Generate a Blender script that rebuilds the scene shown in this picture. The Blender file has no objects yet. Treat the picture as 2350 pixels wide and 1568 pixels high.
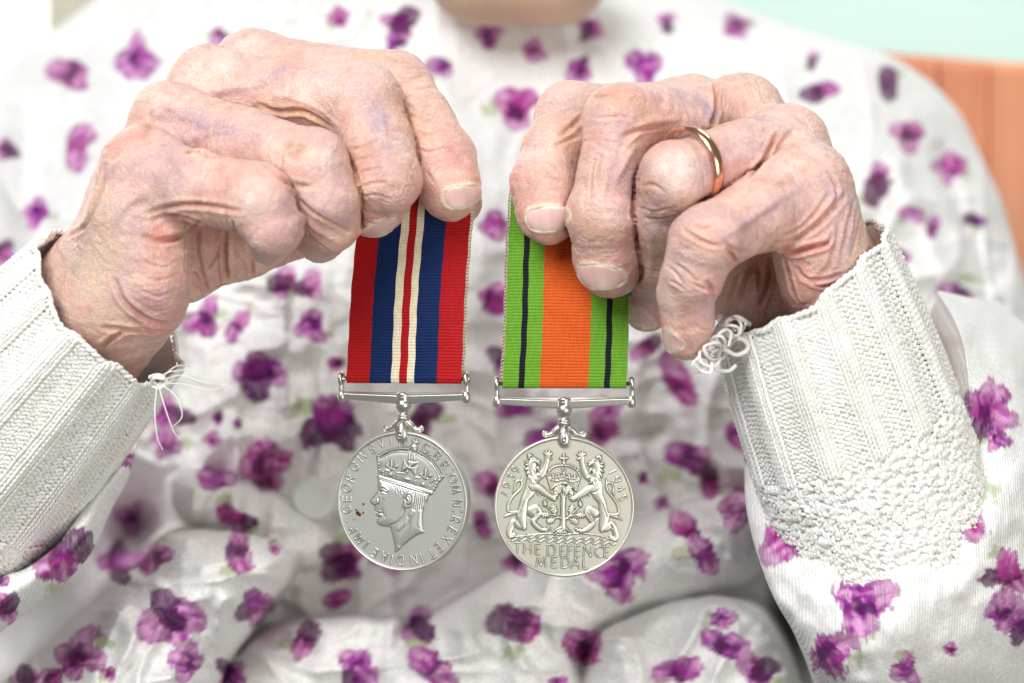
import bpy, math
import numpy as np
from mathutils import Vector

# ------------------------------------------------------------------ camera, world, lamps, exposure
D0 = 620.0                       # camera to medal plane, mm
PX = 0.11180                     # mm per picture unit at the medal plane (frame is 2350 x 1568 units)
sc = bpy.context.scene
cam_d = bpy.data.cameras.new('camera'); cam = bpy.data.objects.new('camera', cam_d)
sc.collection.objects.link(cam); sc.camera = cam
cam.location = (0, -D0/1000, 0); cam.rotation_euler = (math.radians(90), 0, 0)
cam_d.sensor_width = 36.0; cam_d.lens = 36.0*D0/(2350*PX)
cam_d.clip_start = 0.02; cam_d.clip_end = 20
cam_d.dof.use_dof = True; cam_d.dof.focus_distance = D0/1000 - 0.004; cam_d.dof.aperture_fstop = 8.5

w = bpy.data.worlds.new("World"); sc.world = w; w.use_nodes = True
w.node_tree.nodes['Background'].inputs[0].default_value = (0.93, 0.96, 1.0, 1)
w.node_tree.nodes['Background'].inputs[1].default_value = 0.22

def area(name, loc, target, size, energy, col):
    l = bpy.data.lights.new(name, 'AREA'); l.shape = 'RECTANGLE'; l.size, l.size_y = size
    l.energy = energy; l.color = col
    o = bpy.data.objects.new(name, l); sc.collection.objects.link(o); o.location = loc
    o.rotation_euler = (Vector(target)-Vector(loc)).to_track_quat('-Z', 'Y').to_euler()
    return o
area('window_light', (-0.50, -1.05, 0.85), (0, 0.05, -0.05), (0.9, 0.8), 26.0, (0.985, 0.985, 1.0))
area('back_window_light', (-0.85, 0.75, 0.75), (-0.05, 0.05, 0.0), (0.7, 0.7), 2.2, (1.0, 0.97, 0.92))
area('lap_fill_light', (0.60, -1.05, -0.15), (0.0, 0.08, -0.08), (0.7, 0.7), 8.0, (1.0, 0.95, 0.88))  # added fill from low in front, unseen; brightens and warms the lap
area('wall_fill_light', (0.45, 0.45, 1.1), (0.55, 1.15, 0.15), (0.5, 0.3), 9.0, (1.0, 0.98, 0.95))  # added unseen light, there to brighten the mint wall
sc.view_settings.view_transform = 'Standard'; sc.view_settings.look = 'None'
sc.view_settings.exposure = -0.06; sc.view_settings.gamma = 1.0
sc.cycles.use_denoising = True
sc.cycles.max_bounces = 8; sc.cycles.diffuse_bounces = 4

# ------------------------------------------------------------------ helpers
C = sc.collection
def P(x, y, d):
    """picture unit (x right, y down) at depth d mm behind the medal plane -> mm point"""
    s = PX*(1 + np.asarray(d, float)/D0)
    x = np.asarray(x, float); y = np.asarray(y, float)
    return np.stack(np.broadcast_arrays((x-1175)*s, np.asarray(d, float), (784-y)*s), -1)
def toP(v):
    s = PX*(1 + v[..., 1]/D0)
    return v[..., 0]/s + 1175, 784 - v[..., 2]/s, v[..., 1]

def mesh_obj(name, verts, faces, mat, parent=None, smooth=True, colors=None, loc=None, attrs=None):
    """verts in mm (N,3) -> one mesh object in metres"""
    me = bpy.data.meshes.new(name)
    verts = np.asarray(verts, float)
    if loc is not None: verts = verts - np.asarray(loc, float)
    if isinstance(faces, np.ndarray) and faces.ndim == 2:
        n, k = faces.shape
        me.vertices.add(len(verts)); me.vertices.foreach_set('co', (verts/1000).astype(np.float32).ravel())
        me.loops.add(n*k); me.loops.foreach_set('vertex_index', faces.astype(np.int32).ravel())
        me.polygons.add(n); me.polygons.foreach_set('loop_start', np.arange(0, n*k, k, dtype=np.int32))
        me.update(calc_edges=True)
    else:
        me.from_pydata((verts/1000).tolist(), [], [list(map(int, f)) for f in faces]); me.update()
    if smooth: me.polygons.foreach_set('use_smooth', np.ones(len(me.polygons), bool))
    if colors is not None:
        a = me.color_attributes.new('Col', 'FLOAT_COLOR', 'POINT')
        c4 = np.ones((len(verts), 4), np.float32); c4[:, :3] = colors
        a.data.foreach_set('color', c4.ravel())
    for k_, v_ in (attrs or {}).items():
        a = me.attributes.new(k_, 'FLOAT', 'POINT'); a.data.foreach_set('value', np.asarray(v_, np.float32))
    me.validate()
    o = bpy.data.objects.new(name, me); C.objects.link(o)
    if mat is not None: me.materials.append(mat)
    if loc is not None: o.location = np.asarray(loc)/1000
    if parent is not None:
        o.parent = parent; 
        if loc is None: o.matrix_parent_inverse = parent_world(parent).inverted()
    return o
from mathutils import Matrix
def parent_world(o):
    if o.parent is None: return o.matrix_basis.copy()
    return parent_world(o.parent) @ o.matrix_parent_inverse @ o.matrix_basis
def thing(name, label, cat, loc=(0, 0, 0), group=None):
    o = bpy.data.objects.new(name, None); C.objects.link(o); o.location = np.asarray(loc, float)/1000
    o.empty_display_size = 0.01
    o['label'] = label; o['category'] = cat
    if group: o['group'] = group
    return o
def tag(o, label, cat, kind=None):
    o['label'] = label
    if cat: o['category'] = cat
    if kind: o['kind'] = kind
    return o

# value noise ------------------------------------------------------
def _hash(ix, iy, iz, seed):
    h = (ix.astype(np.int64)*374761393 + iy.astype(np.int64)*668265263 + iz.astype(np.int64)*2147483647*3 + seed*974634777) & 0xFFFFFFFF
    h = ((h ^ (h >> 13))*1274126177) & 0xFFFFFFFF
    h = ((h ^ (h >> 16))*2246822519) & 0xFFFFFFFF
    return ((h ^ (h >> 15)) & 0xFFFF)/65535.0
def noise(p, scale, seed=0):
    q = np.asarray(p, float)/scale; i = np.floor(q).astype(np.int64); f = q-i; f = f*f*f*(f*(f*6-15)+10)
    r = 0
    for a in (0, 1):
        for b in (0, 1):
            for c in (0, 1):
                wt = (f[..., 0] if a else 1-f[..., 0])*(f[..., 1] if b else 1-f[..., 1])*(f[..., 2] if c else 1-f[..., 2])
                r = r + wt*_hash(i[..., 0]+a, i[..., 1]+b, i[..., 2]+c, seed)
    return r*2-1
def fbm(p, scale, seed=0, oct=3):
    r = 0; a = 1.0; t = 0
    for k in range(oct):
        r = r + a*noise(p, scale/2**k, seed+k*17); t += a; a *= .5
    return r/t
def sstep(a, b, x):
    t = np.clip((x-a)/(b-a), 0, 1); return t*t*(3-2*t)
def seg_dist(p, a, b):
    ba = b-a; pa = p-a
    h = np.clip((pa@ba)/max(ba@ba, 1e-12), 0, 1)
    return np.linalg.norm(pa - h[:, None]*ba, axis=1), h
def poly_dist(p, pts):
    """distance of points to an open polyline and arc parameter 0..1"""
    pts = np.asarray(pts, float); n = len(pts)
    if n == 1: return np.linalg.norm(p-pts[0], axis=1), np.zeros(len(p))
    best = np.full(len(p), 1e9); par = np.zeros(len(p))
    L = np.r_[0, np.cumsum(np.linalg.norm(np.diff(pts, axis=0), axis=1))]
    for i in range(n-1):
        d, h = seg_dist(p, pts[i], pts[i+1]); m = d < best
        best = np.where(m, d, best); par = np.where(m, (L[i]+h*(L[i+1]-L[i]))/L[-1], par)
    return best, par
def spline(pts, n):
    """Catmull-Rom resample"""
    pts = np.asarray(pts, float); m = len(pts)
    if m < 3:
        t = np.linspace(0, 1, n)[:, None]; return pts[0]*(1-t)+pts[-1]*t
    q = np.vstack([2*pts[0]-pts[1], pts, 2*pts[-1]-pts[-2]])
    u = np.linspace(0, m-1-1e-9, n); i = u.astype(int); f = (u-i)[:, None]
    a, b, c, d = q[i], q[i+1], q[i+2], q[i+3]
    return .5*((2*b)+(-a+c)*f+(2*a-5*b+4*c-d)*f*f+(-a+3*b-3*c+d)*f**3)
def grid_faces(nu, nv, close_u=False, close_v=False):
    """faces of a (nu, nv) vertex grid, index u*nv+v"""
    U = np.arange(nu if close_u else nu-1); V = np.arange(nv if close_v else nv-1)
    u, v = np.meshgrid(U, V, indexing='ij'); u2 = (u+1) % nu; v2 = (v+1) % nv
    return np.stack([u*nv+v, u2*nv+v, u2*nv+v2, u*nv+v2], -1).reshape(-1, 4)
def tube(path, rad, sides=8, close=False, caps=True):
    path = np.asarray(path, float); n = len(path); rad = np.broadcast_to(np.asarray(rad, float), (n,))
    if close: t = np.roll(path, -1, 0)-np.roll(path, 1, 0)
    else: t = np.gradient(path, axis=0)
    t /= np.linalg.norm(t, axis=1)[:, None]+1e-12
    up = np.array([0.31, -0.87, 0.38]); nrm = np.zeros_like(path)
    v = np.cross(t[0], up); v /= np.linalg.norm(v); nrm[0] = v
    for i in range(1, n):
        v = nrm[i-1]-t[i]*(nrm[i-1]@t[i]); nrm[i] = v/(np.linalg.norm(v)+1e-12)
    bi = np.cross(t, nrm); a = np.arange(sides)*2*np.pi/sides
    v = path[:, None]+rad[:, None, None]*(np.cos(a)[None, :, None]*nrm[:, None]+np.sin(a)[None, :, None]*bi[:, None])
    f = grid_faces(n, sides, close, True).tolist()
    if caps and not close: f += [list(range(sides))[::-1], list(range((n-1)*sides, n*sides))]
    return v.reshape(-1, 3), f
def lathe(prof, n=48, axis='z'):
    prof = np.asarray(prof, float); a = np.arange(n)*2*np.pi/n
    r = prof[:, 0][:, None]; z = np.broadcast_to(prof[:, 1][:, None], (len(prof), n))
    v = np.stack([r*np.cos(a), r*np.sin(a), z], -1).reshape(-1, 3)
    if axis == 'y': v = np.stack([v[:, 0], -v[:, 2], v[:, 1]], -1)     # z of the profile points at the camera
    return v, grid_faces(len(prof), n, False, True)
def merge(parts):
    V = []; F = []; o = 0
    for v, f in parts:
        v = np.asarray(v); V.append(v); F += [[i+o for i in q] for q in (f.tolist() if isinstance(f, np.ndarray) else f)]; o += len(v)
    return np.vstack(V), F

# materials --------------------------------------------------------
def mat_new(name):
    m = bpy.data.materials.new(name); m.use_nodes = True; nt = m.node_tree
    return m, nt, nt.nodes['Principled BSDF']
def N(nt, t, **kw):
    n = nt.nodes.new(t)
    for k, v in kw.items():
        if k in n.inputs: n.inputs[k].default_value = v
        else: setattr(n, k, v)
    return n
def L(nt, a, b): nt.links.new(a, b)
# ------------------------------------------------------------------ room behind
def simple(name, col, rough=.7, emit=None):
    m, nt, b = mat_new(name); b.inputs['Base Color'].default_value = (*col, 1); b.inputs['Roughness'].default_value = rough
    if emit: b.inputs['Emission Color'].default_value = (*col, 1); b.inputs['Emission Strength'].default_value = emit
    return m
def noisy(name, c1, c2, scale, rough=.7, stretch=(1, 1, 1), bump=.0):
    m, nt, b = mat_new(name); tc = N(nt, 'ShaderNodeTexCoord'); mp = N(nt, 'ShaderNodeMapping'); mp.inputs['Scale'].default_value = stretch; L(nt, tc.outputs['Object'], mp.inputs['Vector'])
    n = N(nt, 'ShaderNodeTexNoise', Scale=scale, Detail=6.0, Roughness=.6); L(nt, mp.outputs[0], n.inputs['Vector'])
    r = N(nt, 'ShaderNodeValToRGB'); r.color_ramp.elements[0].position = .35; r.color_ramp.elements[0].color = (*c1, 1); r.color_ramp.elements[1].position = .65; r.color_ramp.elements[1].color = (*c2, 1)
    L(nt, n.outputs['Fac'], r.inputs['Fac']); L(nt, r.outputs['Color'], b.inputs['Base Color']); b.inputs['Roughness'].default_value = rough
    if bump: bp = N(nt, 'ShaderNodeBump', Strength=bump, Distance=.001); L(nt, n.outputs['Fac'], bp.inputs['Height']); L(nt, bp.outputs[0], b.inputs['Normal'])
    return m
def box(lo, hi):
    lo, hi = np.array(lo, float), np.array(hi, float)
    v = np.array([[(lo, hi)[i][0], (lo, hi)[j][1], (lo, hi)[k][2]] for i in (0, 1) for j in (0, 1) for k in (0, 1)])
    return v, [[0, 1, 3, 2], [4, 6, 7, 5], [0, 4, 5, 1], [2, 3, 7, 6], [0, 2, 6, 4], [1, 5, 7, 3]]
wall_m = noisy('mint_wall_paint', (.66, .88, .79), (.68, .89, .81), 4.0, .6)
q = P(330, 0, 1150)
o = mesh_obj('wall', *box((q[0], 1150, -900), (1500, 1220, 1500)), wall_m, smooth=False); tag(o, 'pale mint green wall behind the shoulder', 'wall', 'structure')
# window at the left: glowing panes, frame, curtain
wn = thing('window', 'bright window behind the shoulder at top left', 'window', (-420, 1160, 200))
mesh_obj('pane', *box((-1500, 1165, -300), (q[0]-6, 1170, 1200)), simple('daylight_pane', (1, .98, .92), .3, 1.6), wn, smooth=False)
mesh_obj('frame', *box((q[0]-40, 1120, -300), (q[0]-2, 1163, 1200)), simple('window_frame', (.80, .76, .66), .5), wn, smooth=False)
cur = []
xs = np.linspace(float(P(92, 0, 1050)[0]), float(P(250, 0, 1050)[0]), 60); zs = np.linspace(-300, 900, 12)
gx, gz = np.meshgrid(xs, zs, indexing='ij'); gv = np.stack([gx, 1050+14*np.sin(gx/14), gz], -1)
bk = gv.copy(); bk[..., 1] += 3
cv_, cf_ = gv.reshape(-1, 3), grid_faces(60, 12)
o = mesh_obj('curtain', *merge([(cv_, cf_), (bk.reshape(-1, 3), cf_[:, ::-1])]), noisy('curtain_cloth', (.72, .70, .52), (.80, .74, .64), 6.0, .8)); tag(o, 'beige curtain beside the bright window', 'curtain')
# chair back of reddish wood
ch = thing('armchair', 'reddish brown wooden chair back behind the shoulder', 'chair', P(2200, 700, 330))
wood = noisy('red_wood', (.50, .13, .05), (.88, .42, .22), 11.0, .45, (1.6, 1, .16), .1)
def board(x0, x1, ytop, d, th):
    n = 22; xs = np.linspace(x0, x1, n); prof = []
    for x in xs:
        yt = ytop(x); a = P(x, yt, d); b2 = P(x, 2000, d)
        prof.append([[a[0], d, b2[2]], [a[0], d, a[2]-4], [a[0], d+2, a[2]-1], [a[0], d+th/2, a[2]], [a[0], d+th-2, a[2]-1], [a[0], d+th, a[2]-4], [a[0], d+th, b2[2]]])
    g = np.array(prof); f = grid_faces(n, 7, False, True).tolist()+[list(range(7)), list(range((n-1)*7, n*7))[::-1]]
    return g.reshape(-1, 3), f
for i in range(6):
    x0 = 1800+i*118; o = mesh_obj('back_slat', *board(x0, x0+114, lambda x: 122+(x-2050)*.075, 330+(i % 2)*3, 18), wood, ch, smooth=False)
mesh_obj('top_rail', *board(1760, 2560, lambda x: 116+(x-2050)*.075, 350, 20), wood, ch, smooth=False)

# ------------------------------------------------------------------ printed gown
FL = [(160,170,46),(318,135,46),(180,335,48),(85,490,32),(15,345,26),(5,580,24),(505,85,24),(780,40,24),(920,55,38),(905,100,22),(1010,155,30),(1120,80,30),(1225,115,28),(1190,245,52),(1330,160,30),(1480,155,44),(1355,65,28),(1530,50,22),(1690,60,30),(1885,210,38),(1865,140,18),(2035,190,32),(2085,310,34),(2015,420,44),(2180,385,34),(2095,490,28),(2140,520,24),(2065,585,22),(2195,685,44),(2300,770,42),(2325,830,28),(2240,505,26),
 (1140,520,34),(1135,690,38),(1160,830,38),(650,650,34),(710,655,30),(470,735,42),(545,750,38),(712,750,36),(590,860,52),(770,835,18),(390,950,42),(385,1020,34),(500,960,16),(545,972,12),(485,1010,18),(760,970,66),(970,960,44),(605,1065,56),(500,1100,42),(1180,935,38),(1240,1000,44),(1390,945,34),(1380,990,40),(1560,870,60),(1480,800,34),(1690,1000,34),(1140,1120,48),(1105,1200,30),(1580,1050,54),(1630,1110,34),(1475,1100,14),(1520,1155,16),(1575,1210,40),(1615,1275,48),(1690,1170,42),(1185,1290,30),(880,1280,44),(790,1290,48),(540,1190,42),(300,1190,34),(270,1290,40),(340,1290,30),(362,1275,32),(545,1262,46),(590,1390,38),(630,1260,16),(395,1425,60),(180,1505,52),(775,1375,32),(700,1472,42),(960,1440,40),(1195,1435,56),(990,1530,54),(820,1530,44),(1340,1490,46),(1415,1310,60),(1660,1480,50),(1560,1540,50),(1280,1568,24),(535,1548,34),(1655,1420,24),(430,1520,34),(60,1560,30),(120,1560,26),(250,1545,18),(1740,1545,40)]
def paint(V, flowers, seed, vivid=0.0, aa=.09):
    x, y, d = toP(V); base = np.empty((len(V), 3)); base[:] = (.845, .84, .815)
    p3 = np.stack([x, y, np.zeros_like(x)], 1)
    wob = fbm(p3, 26.0, seed, 3); fine = fbm(p3*np.array([1, .35, 1]), 7.0, seed+3, 2); stre = fbm(p3*np.array([.5, 1, 1]), 22.0, seed+9, 2)
    base *= (1+.02*fbm(p3, 60., seed+1, 2))[:, None]
    rng = np.random.RandomState(seed)
    for (fx, fy, r) in flowers:
        r = r*1.14; an = rng.rand()*6.28; hue = rng.rand(); lf = rng.rand() < .6; la = rng.rand()*6.28; np_ = 2+rng.randint(3)
        m = (np.abs(x-fx) < r*2.1) & (np.abs(y-fy) < r*2.1)
        pr = rng.rand(8, 5)
        if not m.any(): continue
        dx, dy = (x[m]-fx)/r+.16*wob[m], (y[m]-fy)/r+.16*stre[m]
        c = base[m]; fm = fine[m]; sm = stre[m]
        mag = np.array((.40, .036, .25))*(1-hue*.6)+np.array((.23, .03, .32))*hue*.6
        lite = np.array((.70, .36, .60)); dark = np.array((.018, .002, .028))
        if lf:
            lx, ly = dx-1.0*math.cos(la), dy-1.0*math.sin(la); g = (sstep(.5, .3, np.hypot(lx, ly*1.5)+.2*wob[m]+.25*fm)*.62)[:, None]
            c = c*(1-g)+np.array((.36, .45, .17))*g
        for k in range(np_):
            a = an+k*6.28/np_+.5*pr[k, 0]; rad = .20+.26*pr[k, 1]; cx, cy = rad*math.cos(a), rad*math.sin(a)
            ex, ey = dx-cx, dy-cy; ca, sa = math.cos(a+.6*(pr[k, 2]-.5)), math.sin(a+.6*(pr[k, 2]-.5)); al, ac = ex*ca+ey*sa, -ex*sa+ey*ca
            rho = np.hypot(al/(.62+.25*pr[k, 3]), ac/(.44+.2*pr[k, 4])) + .22*wob[m] + .20*fm*(.5+vivid*.7)
            al_ = sstep(1.0+aa, 1.0-aa, rho)*np.clip(.94+.22*fm, 0, 1)
            str_ = sm + .55*np.sin(ac*(11+5*pr[k, 0])+3*wob[m])
            kl = (sstep(-.05, .8, str_*.55+.55*al+.5*pr[k, 1]-.05)*.9)[:, None]; pc = mag*(1-kl)+lite*kl
            kd = (np.maximum(sstep(.30, .0, al+.55+.5*(pr[k, 2]-.5)+.3*wob[m]), (pr[k, 3] > .84)*.95)*.8)[:, None]; pc = pc*(1-kd)+dark*kd
            ed = (np.exp(-((rho-.92)/.16)**2)*.35)[:, None]; pc = pc*(1-ed)+mag*.55*ed
            pc = pc*(1+.35*fm[:, None])
            q = np.clip(al_, 0, 1)[:, None]; c = c*(1-q)+np.clip(pc, 0, 1)*q
        base[m] = c
    return np.clip(base, 0, 1)
def poly_sd(x, y, pts):
    q = np.asarray(pts, float); q = spline(np.vstack([q, q[:1]]), len(q)*5)[:-1]; p = np.stack([x, y], 1)
    ins = np.zeros(len(p), bool); d = np.full(len(p), 1e9); k = len(q)
    for i in range(k):
        a, b2 = q[i], q[(i+1) % k]; c = (a[1] > y) != (b2[1] > y)
        ins ^= c & (x < (b2[0]-a[0])*(y-a[1])/np.where(b2[1] == a[1], 1e-9, b2[1]-a[1])+a[0])
        d = np.minimum(d, seg_dist(p, a, b2)[0])
    return np.where(ins, d, -d)
def gown_mat(name, rib):
    m, nt, b = mat_new(name); ca = N(nt, 'ShaderNodeVertexColor', layer_name='Col'); tc = N(nt, 'ShaderNodeTexCoord')
    n1 = N(nt, 'ShaderNodeTexNoise', Scale=1000.0, Detail=5.0, Roughness=.7); L(nt, tc.outputs['Object'], n1.inputs['Vector'])
    mr = N(nt, 'ShaderNodeMapRange'); L(nt, n1.outputs['Fac'], mr.inputs['Value']); mr.inputs['From Min'].default_value = .3; mr.inputs['From Max'].default_value = .7; mr.inputs['To Min'].default_value = .80; mr.inputs['To Max'].default_value = 1.1
    mx = N(nt, 'ShaderNodeMix', data_type='RGBA', blend_type='MULTIPLY'); mx.inputs['Factor'].default_value = 1; L(nt, ca.outputs['Color'], mx.inputs['A']); L(nt, mr.outputs[0], mx.inputs['B']); L(nt, mx.outputs['Result'], b.inputs['Base Color'])
    b.inputs['Roughness'].default_value = .92; b.inputs['Sheen Weight'].default_value = .08; b.inputs['Sheen Roughness'].default_value = .5; b.inputs['Specular IOR Level'].default_value = .15
    h = n1.outputs['Fac']
    if rib:
        wv = N(nt, 'ShaderNodeTexWave', Scale=rib, Distortion=1.5); wv.inputs['Detail Scale'].default_value = 2; L(nt, tc.outputs['Object'], wv.inputs['Vector']); wv.bands_direction = 'X'
        ad = N(nt, 'ShaderNodeMath', operation='MULTIPLY_ADD'); L(nt, wv.outputs['Fac'], ad.inputs[0]); ad.inputs[1].default_value = .7; L(nt, n1.outputs['Fac'], ad.inputs[2]); h = ad.outputs[0]
    bp = N(nt, 'ShaderNodeBump', Strength=.5, Distance=.0003); L(nt, h, bp.inputs['Height']); L(nt, bp.outputs[0], b.inputs['Normal'])
    return m
gown_m = gown_mat('printed_flannel', 0); sleeve_m = gown_mat('printed_jersey', 420.0)
person = thing('person', 'person in a white gown with purple flowers holding two medals', 'person', P(1175, 1600, 160))
ny, nu = 366, 470
ys = np.linspace(-90, 1720, ny); us = np.linspace(0, 1, nu); us = .5-.5*np.cos(np.pi*(us*.86+.07)); us = (us-us[0])/(us[-1]-us[0])
xl = np.interp(ys, [-90,-30,0,60,100,170,300,420], [330,265,215,140,75,0,-110,-170]); xr = np.interp(ys, [-90,0,60,100,130,190,260,450,640,900,1100], [1500,1660,1810,1950,2050,2140,2205,2295,2350,2420,2480])
for _ in range(14): xl[1:-1] = (xl[:-2]+xl[1:-1]*2+xl[2:])/4; xr[1:-1] = (xr[:-2]+xr[1:-1]*2+xr[2:])/4
Yg = np.repeat(ys, nu); Xg = (xl[:, None]+(xr-xl)[:, None]*us[None]).ravel()
uu = np.tile(us, ny)*2-1
dg = 168 - 40*sstep(0, 700, Yg)*1 + 55*np.abs(uu)**3 + 45*(1-np.sqrt(np.clip(1-np.clip(np.abs(uu)-.0, 0, 1)**6, 0, 1)))
p2 = np.stack([Xg, Yg, np.zeros_like(Xg)], 1)
dg += 10*fbm(p2*np.array([1, .55, 1]), 330., 11, 2)
wrp = p2+np.stack([60*noise(p2, 200., 3), 60*noise(p2, 200., 4), 0*Xg], 1)
crumple = (1-np.abs(noise(wrp*np.array([1, .5, 1]), 95., 61)))**3*5.0 + (1-np.abs(noise(wrp*np.array([.6, 1, 1]), 60., 62)))**3*2.6 + 1.0*fbm(p2, 24., 63, 2)
dg -= crumple*(.45+.75*sstep(300, 900, Yg))
# long soft folds of the chest
for pts, wd, h in (([(700,640),(740,900),(720,1060)],50,-5),([(1100,480),(1090,800),(1150,1100)],45,-5),([(1500,780),(1560,980),(1700,1080)],40,-7),([(480,640),(450,900),(400,1080)],45,-6),([(1130,300),(1120,560)],60,-5),([(2060,380),(2120,520),(2200,700)],22,-4),([(2000,520),(2080,640),(2150,820)],20,4),([(2160,350),(2200,480),(2280,640)],20,5),([(60,260),(50,420),(60,600)],30,-6),([(260,120),(250,300),(290,420)],40,-4),([(880,1080),(1000,1190),(1120,1260)],30,6),([(1200,960),(1400,1010),(1520,980)],26,7),([(620,900),(700,1050),(760,1180)],30,5)):
    dl, _ = poly_dist(p2[:, :2], spline(pts, 16)); dg += h*np.exp(-(dl/wd)**2)
dg += 55*np.exp(-(((Xg-320)/95)**2+((Yg-1210)/105)**2)) + 70*np.exp(-(((Xg-1800)/70)**2+((Yg-1430)/150)**2))
# over-lying folds (outline, depth at edge, thickness, rounding)
ridg = (1-np.abs(noise((wrp+np.array([900, 300, 0]))*np.array([.45, 1, 1]), 120., 71)))**4*5.5 + (1-np.abs(noise(wrp*np.array([1, .8, 1]), 46., 72)))**4*2.0
FOLDS = [([(396,1105),(400,1160),(440,1205),(560,1235),(680,1300),(745,1280),(765,1245),(735,1200),(690,1165),(650,1140),(600,1125),(540,1108),(470,1085),(425,1080)], 96, 22, 70),
 ([(380,690),(420,800),(400,930),(400,1080),(480,1110),(640,1130),(760,1180),(860,1150),(850,900),(800,700),(600,640)], 122, 10, 160),
 ([(-200,1800),(-200,1640),(0,1557),(52,1513),(104,1473),(160,1429),(216,1389),(240,1357),(262,1330),(292,1309),(332,1290),(360,1247),(388,1226),(424,1216),(480,1214),(540,1218),(600,1228),(645,1248),(672,1289),(660,1330),(612,1392),(568,1461),(532,1509),(512,1545),(505,1620),(500,1800)], 82, 48, 150),
 ([(495,1800),(515,1560),(560,1490),(640,1440),(760,1420),(860,1425),(930,1460),(920,1800)], 92, 22, 120),
 ([(840,1800),(850,1560),(890,1490),(960,1440),(1033,1390),(1126,1335),(1200,1298),(1300,1262),(1420,1220),(1560,1170),(1690,1140),(1765,1190),(1745,1295),(1690,1348),(1560,1388),(1480,1410),(1425,1432),(1375,1465),(1350,1540),(1340,1800)], 92, 38, 130),
 ([(1330,1800),(1340,1550),(1370,1456),(1440,1418),(1530,1386),(1640,1366),(1725,1388),(1775,1450),(1815,1560),(1830,1800)], 74, 26, 150)]
for pts, de, th, wdn in FOLDS:
    s_ = poly_sd(Xg, Yg, pts)
    prof = np.sqrt(np.clip(1-(1-np.clip(s_/wdn, 0, 1))**2, 0, 1))
    di = np.where(s_ > -14, de-th*prof+np.maximum(-s_, 0)*5 + 3*fbm(p2, 120., 5, 2) - crumple*1.25 - ridg, 1e3); dg = np.minimum(dg, di)
G = dg.reshape(ny, nu)
for _ in range(2): G[1:-1, 1:-1] = (G[1:-1, 1:-1]*4+G[:-2, 1:-1]+G[2:, 1:-1]+G[1:-1, :-2]+G[1:-1, 2:])/8
V = P(Xg, Yg, G.ravel()); 
gown = mesh_obj('gown_front', V, grid_faces(ny, nu)[:, ::-1], gown_m, person, colors=paint(V, FL, 21)); gown['label'] = 'white gown front printed with purple flowers and green leaves'
# pale green button on the front
bv, bf = lathe([(0, 1.4), (3.0, 1.5), (4.2, 2.3), (5.4, 2.7), (6.2, 2.2), (6.5, 1.2), (6.3, 0), (0, -.2)], 40, 'y'); bq = P(722, 1142, 86.0)
mesh_obj('button', bv+bq, bf, simple('pale_button', (.70, .74, .70), .6), gown)
def loft(name, rows, mat, parent, flowers, seed, nu, nv, wr=.8, label=None, close_back=None):
    """rows: list of picture-space curves (x, y, depth); smooth surface through them"""
    R_ = [spline(r, nu) for r in rows]; R_ = np.array(R_)
    S_ = np.array([spline(R_[:, i], nv) for i in range(nu)])
    p = S_.reshape(-1, 3); d = p[:, 2] + wr*2*fbm(p*np.array([1, 1, 0]), 90., seed, 2) + wr*.25*fbm(p*np.array([1, 1, 0])*np.array([1.6, .7, 1]), 34., seed+4, 2)
    V = P(p[:, 0], p[:, 1], d); F = grid_faces(nu, nv)
    o = mesh_obj(name, V, F, mat, parent, colors=paint(V, flowers, seed, 1.0, .07))
    if label: o['label'] = label
    return o
FR = [(2268,940,58),(2190,1175,66),(1975,1390,60),(1795,1245,46),(1722,1045,26),(1745,1090,20),(2315,1315,48),(2310,1400,42),(1905,1500,50),(2345,1440,34),(2290,1010,26),(2080,1540,34),(1800,1210,26),(2180,1490,14)]
rim = [(1722,945,30),(1742,987,24),(1770,1068,14),(1801,1190,2),(1841,1285,-8),(1900,1330,-15),(1965,1340,-18),(2030,1320,-18),(2102,1257,-16),(2160,1190,-12),(2206,1118,-6),(2226,987,4),(2214,825,18),(2188,745,38),(2150,680,62)]
inn = [(x+(1990-x)*.10, y+(1060-y)*.10, d+7) for x, y, d in rim]; inn2 = [(x+(1990-x)*.14, y+(1060-y)*.14, d+22) for x, y, d in rim]
lip = [(x+(x-1990)*.03, y+(y-1060)*.03, d-1.5) for x, y, d in rim]
mid = [(1708,950,34),(1716,1030,26),(1716,1145,14),(1742,1262,4),(1790,1380,-8),(1880,1450,-18),(1985,1470,-22),(2080,1440,-22),(2180,1370,-20),(2260,1280,-15),(2300,1170,-8),(2300,1000,4),(2272,850,20),(2240,745,42),(2190,675,66)]
mid2 = [(1704,950,44),(1708,1035,40),(1712,1150,34),(1745,1285,24),(1810,1430,12),(1890,1560,0),(2020,1600,-8),(2140,1580,-8),(2260,1510,-6),(2360,1400,0),(2400,1250,6),(2390,1060,16),(2340,880,30),(2295,765,50),(2235,685,72)]
far = [(1706,955,70),(1712,1040,70),(1718,1155,70),(1760,1300,66),(1830,1460,60),(1905,1640,50),(2060,1760,40),(2240,1760,40),(2420,1700,40),(2520,1560,44),(2530,1350,50),(2490,1120,58),(2420,890,66),(2370,770,78),(2290,690,92)]
loft('gown_sleeve', [inn2, inn, rim, lip, mid, mid2, far], sleeve_m, person, FR, 33, 300, 190, 2.0, 'gown sleeve pushed back around the knitted cuff at right')
upL = [(318,1000,40),(296,1025,34),(224,1085,20),(188,1133,12),(156,1189,6),(124,1237,2),(52,1293,0),(0,1309,0),(-90,1345,0)]
loL = [(316,1010,46),(306,1055,40),(288,1109,28),(256,1165,20),(224,1237,14),(192,1289,10),(132,1349,8),(68,1397,8),(0,1449,8),(-90,1520,8)]
k_ = 20; a_, b_ = spline(upL, k_), spline(loL, k_); rowsL = []
a_[:, 0] += 9; a_[:, 1] += 10
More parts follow.
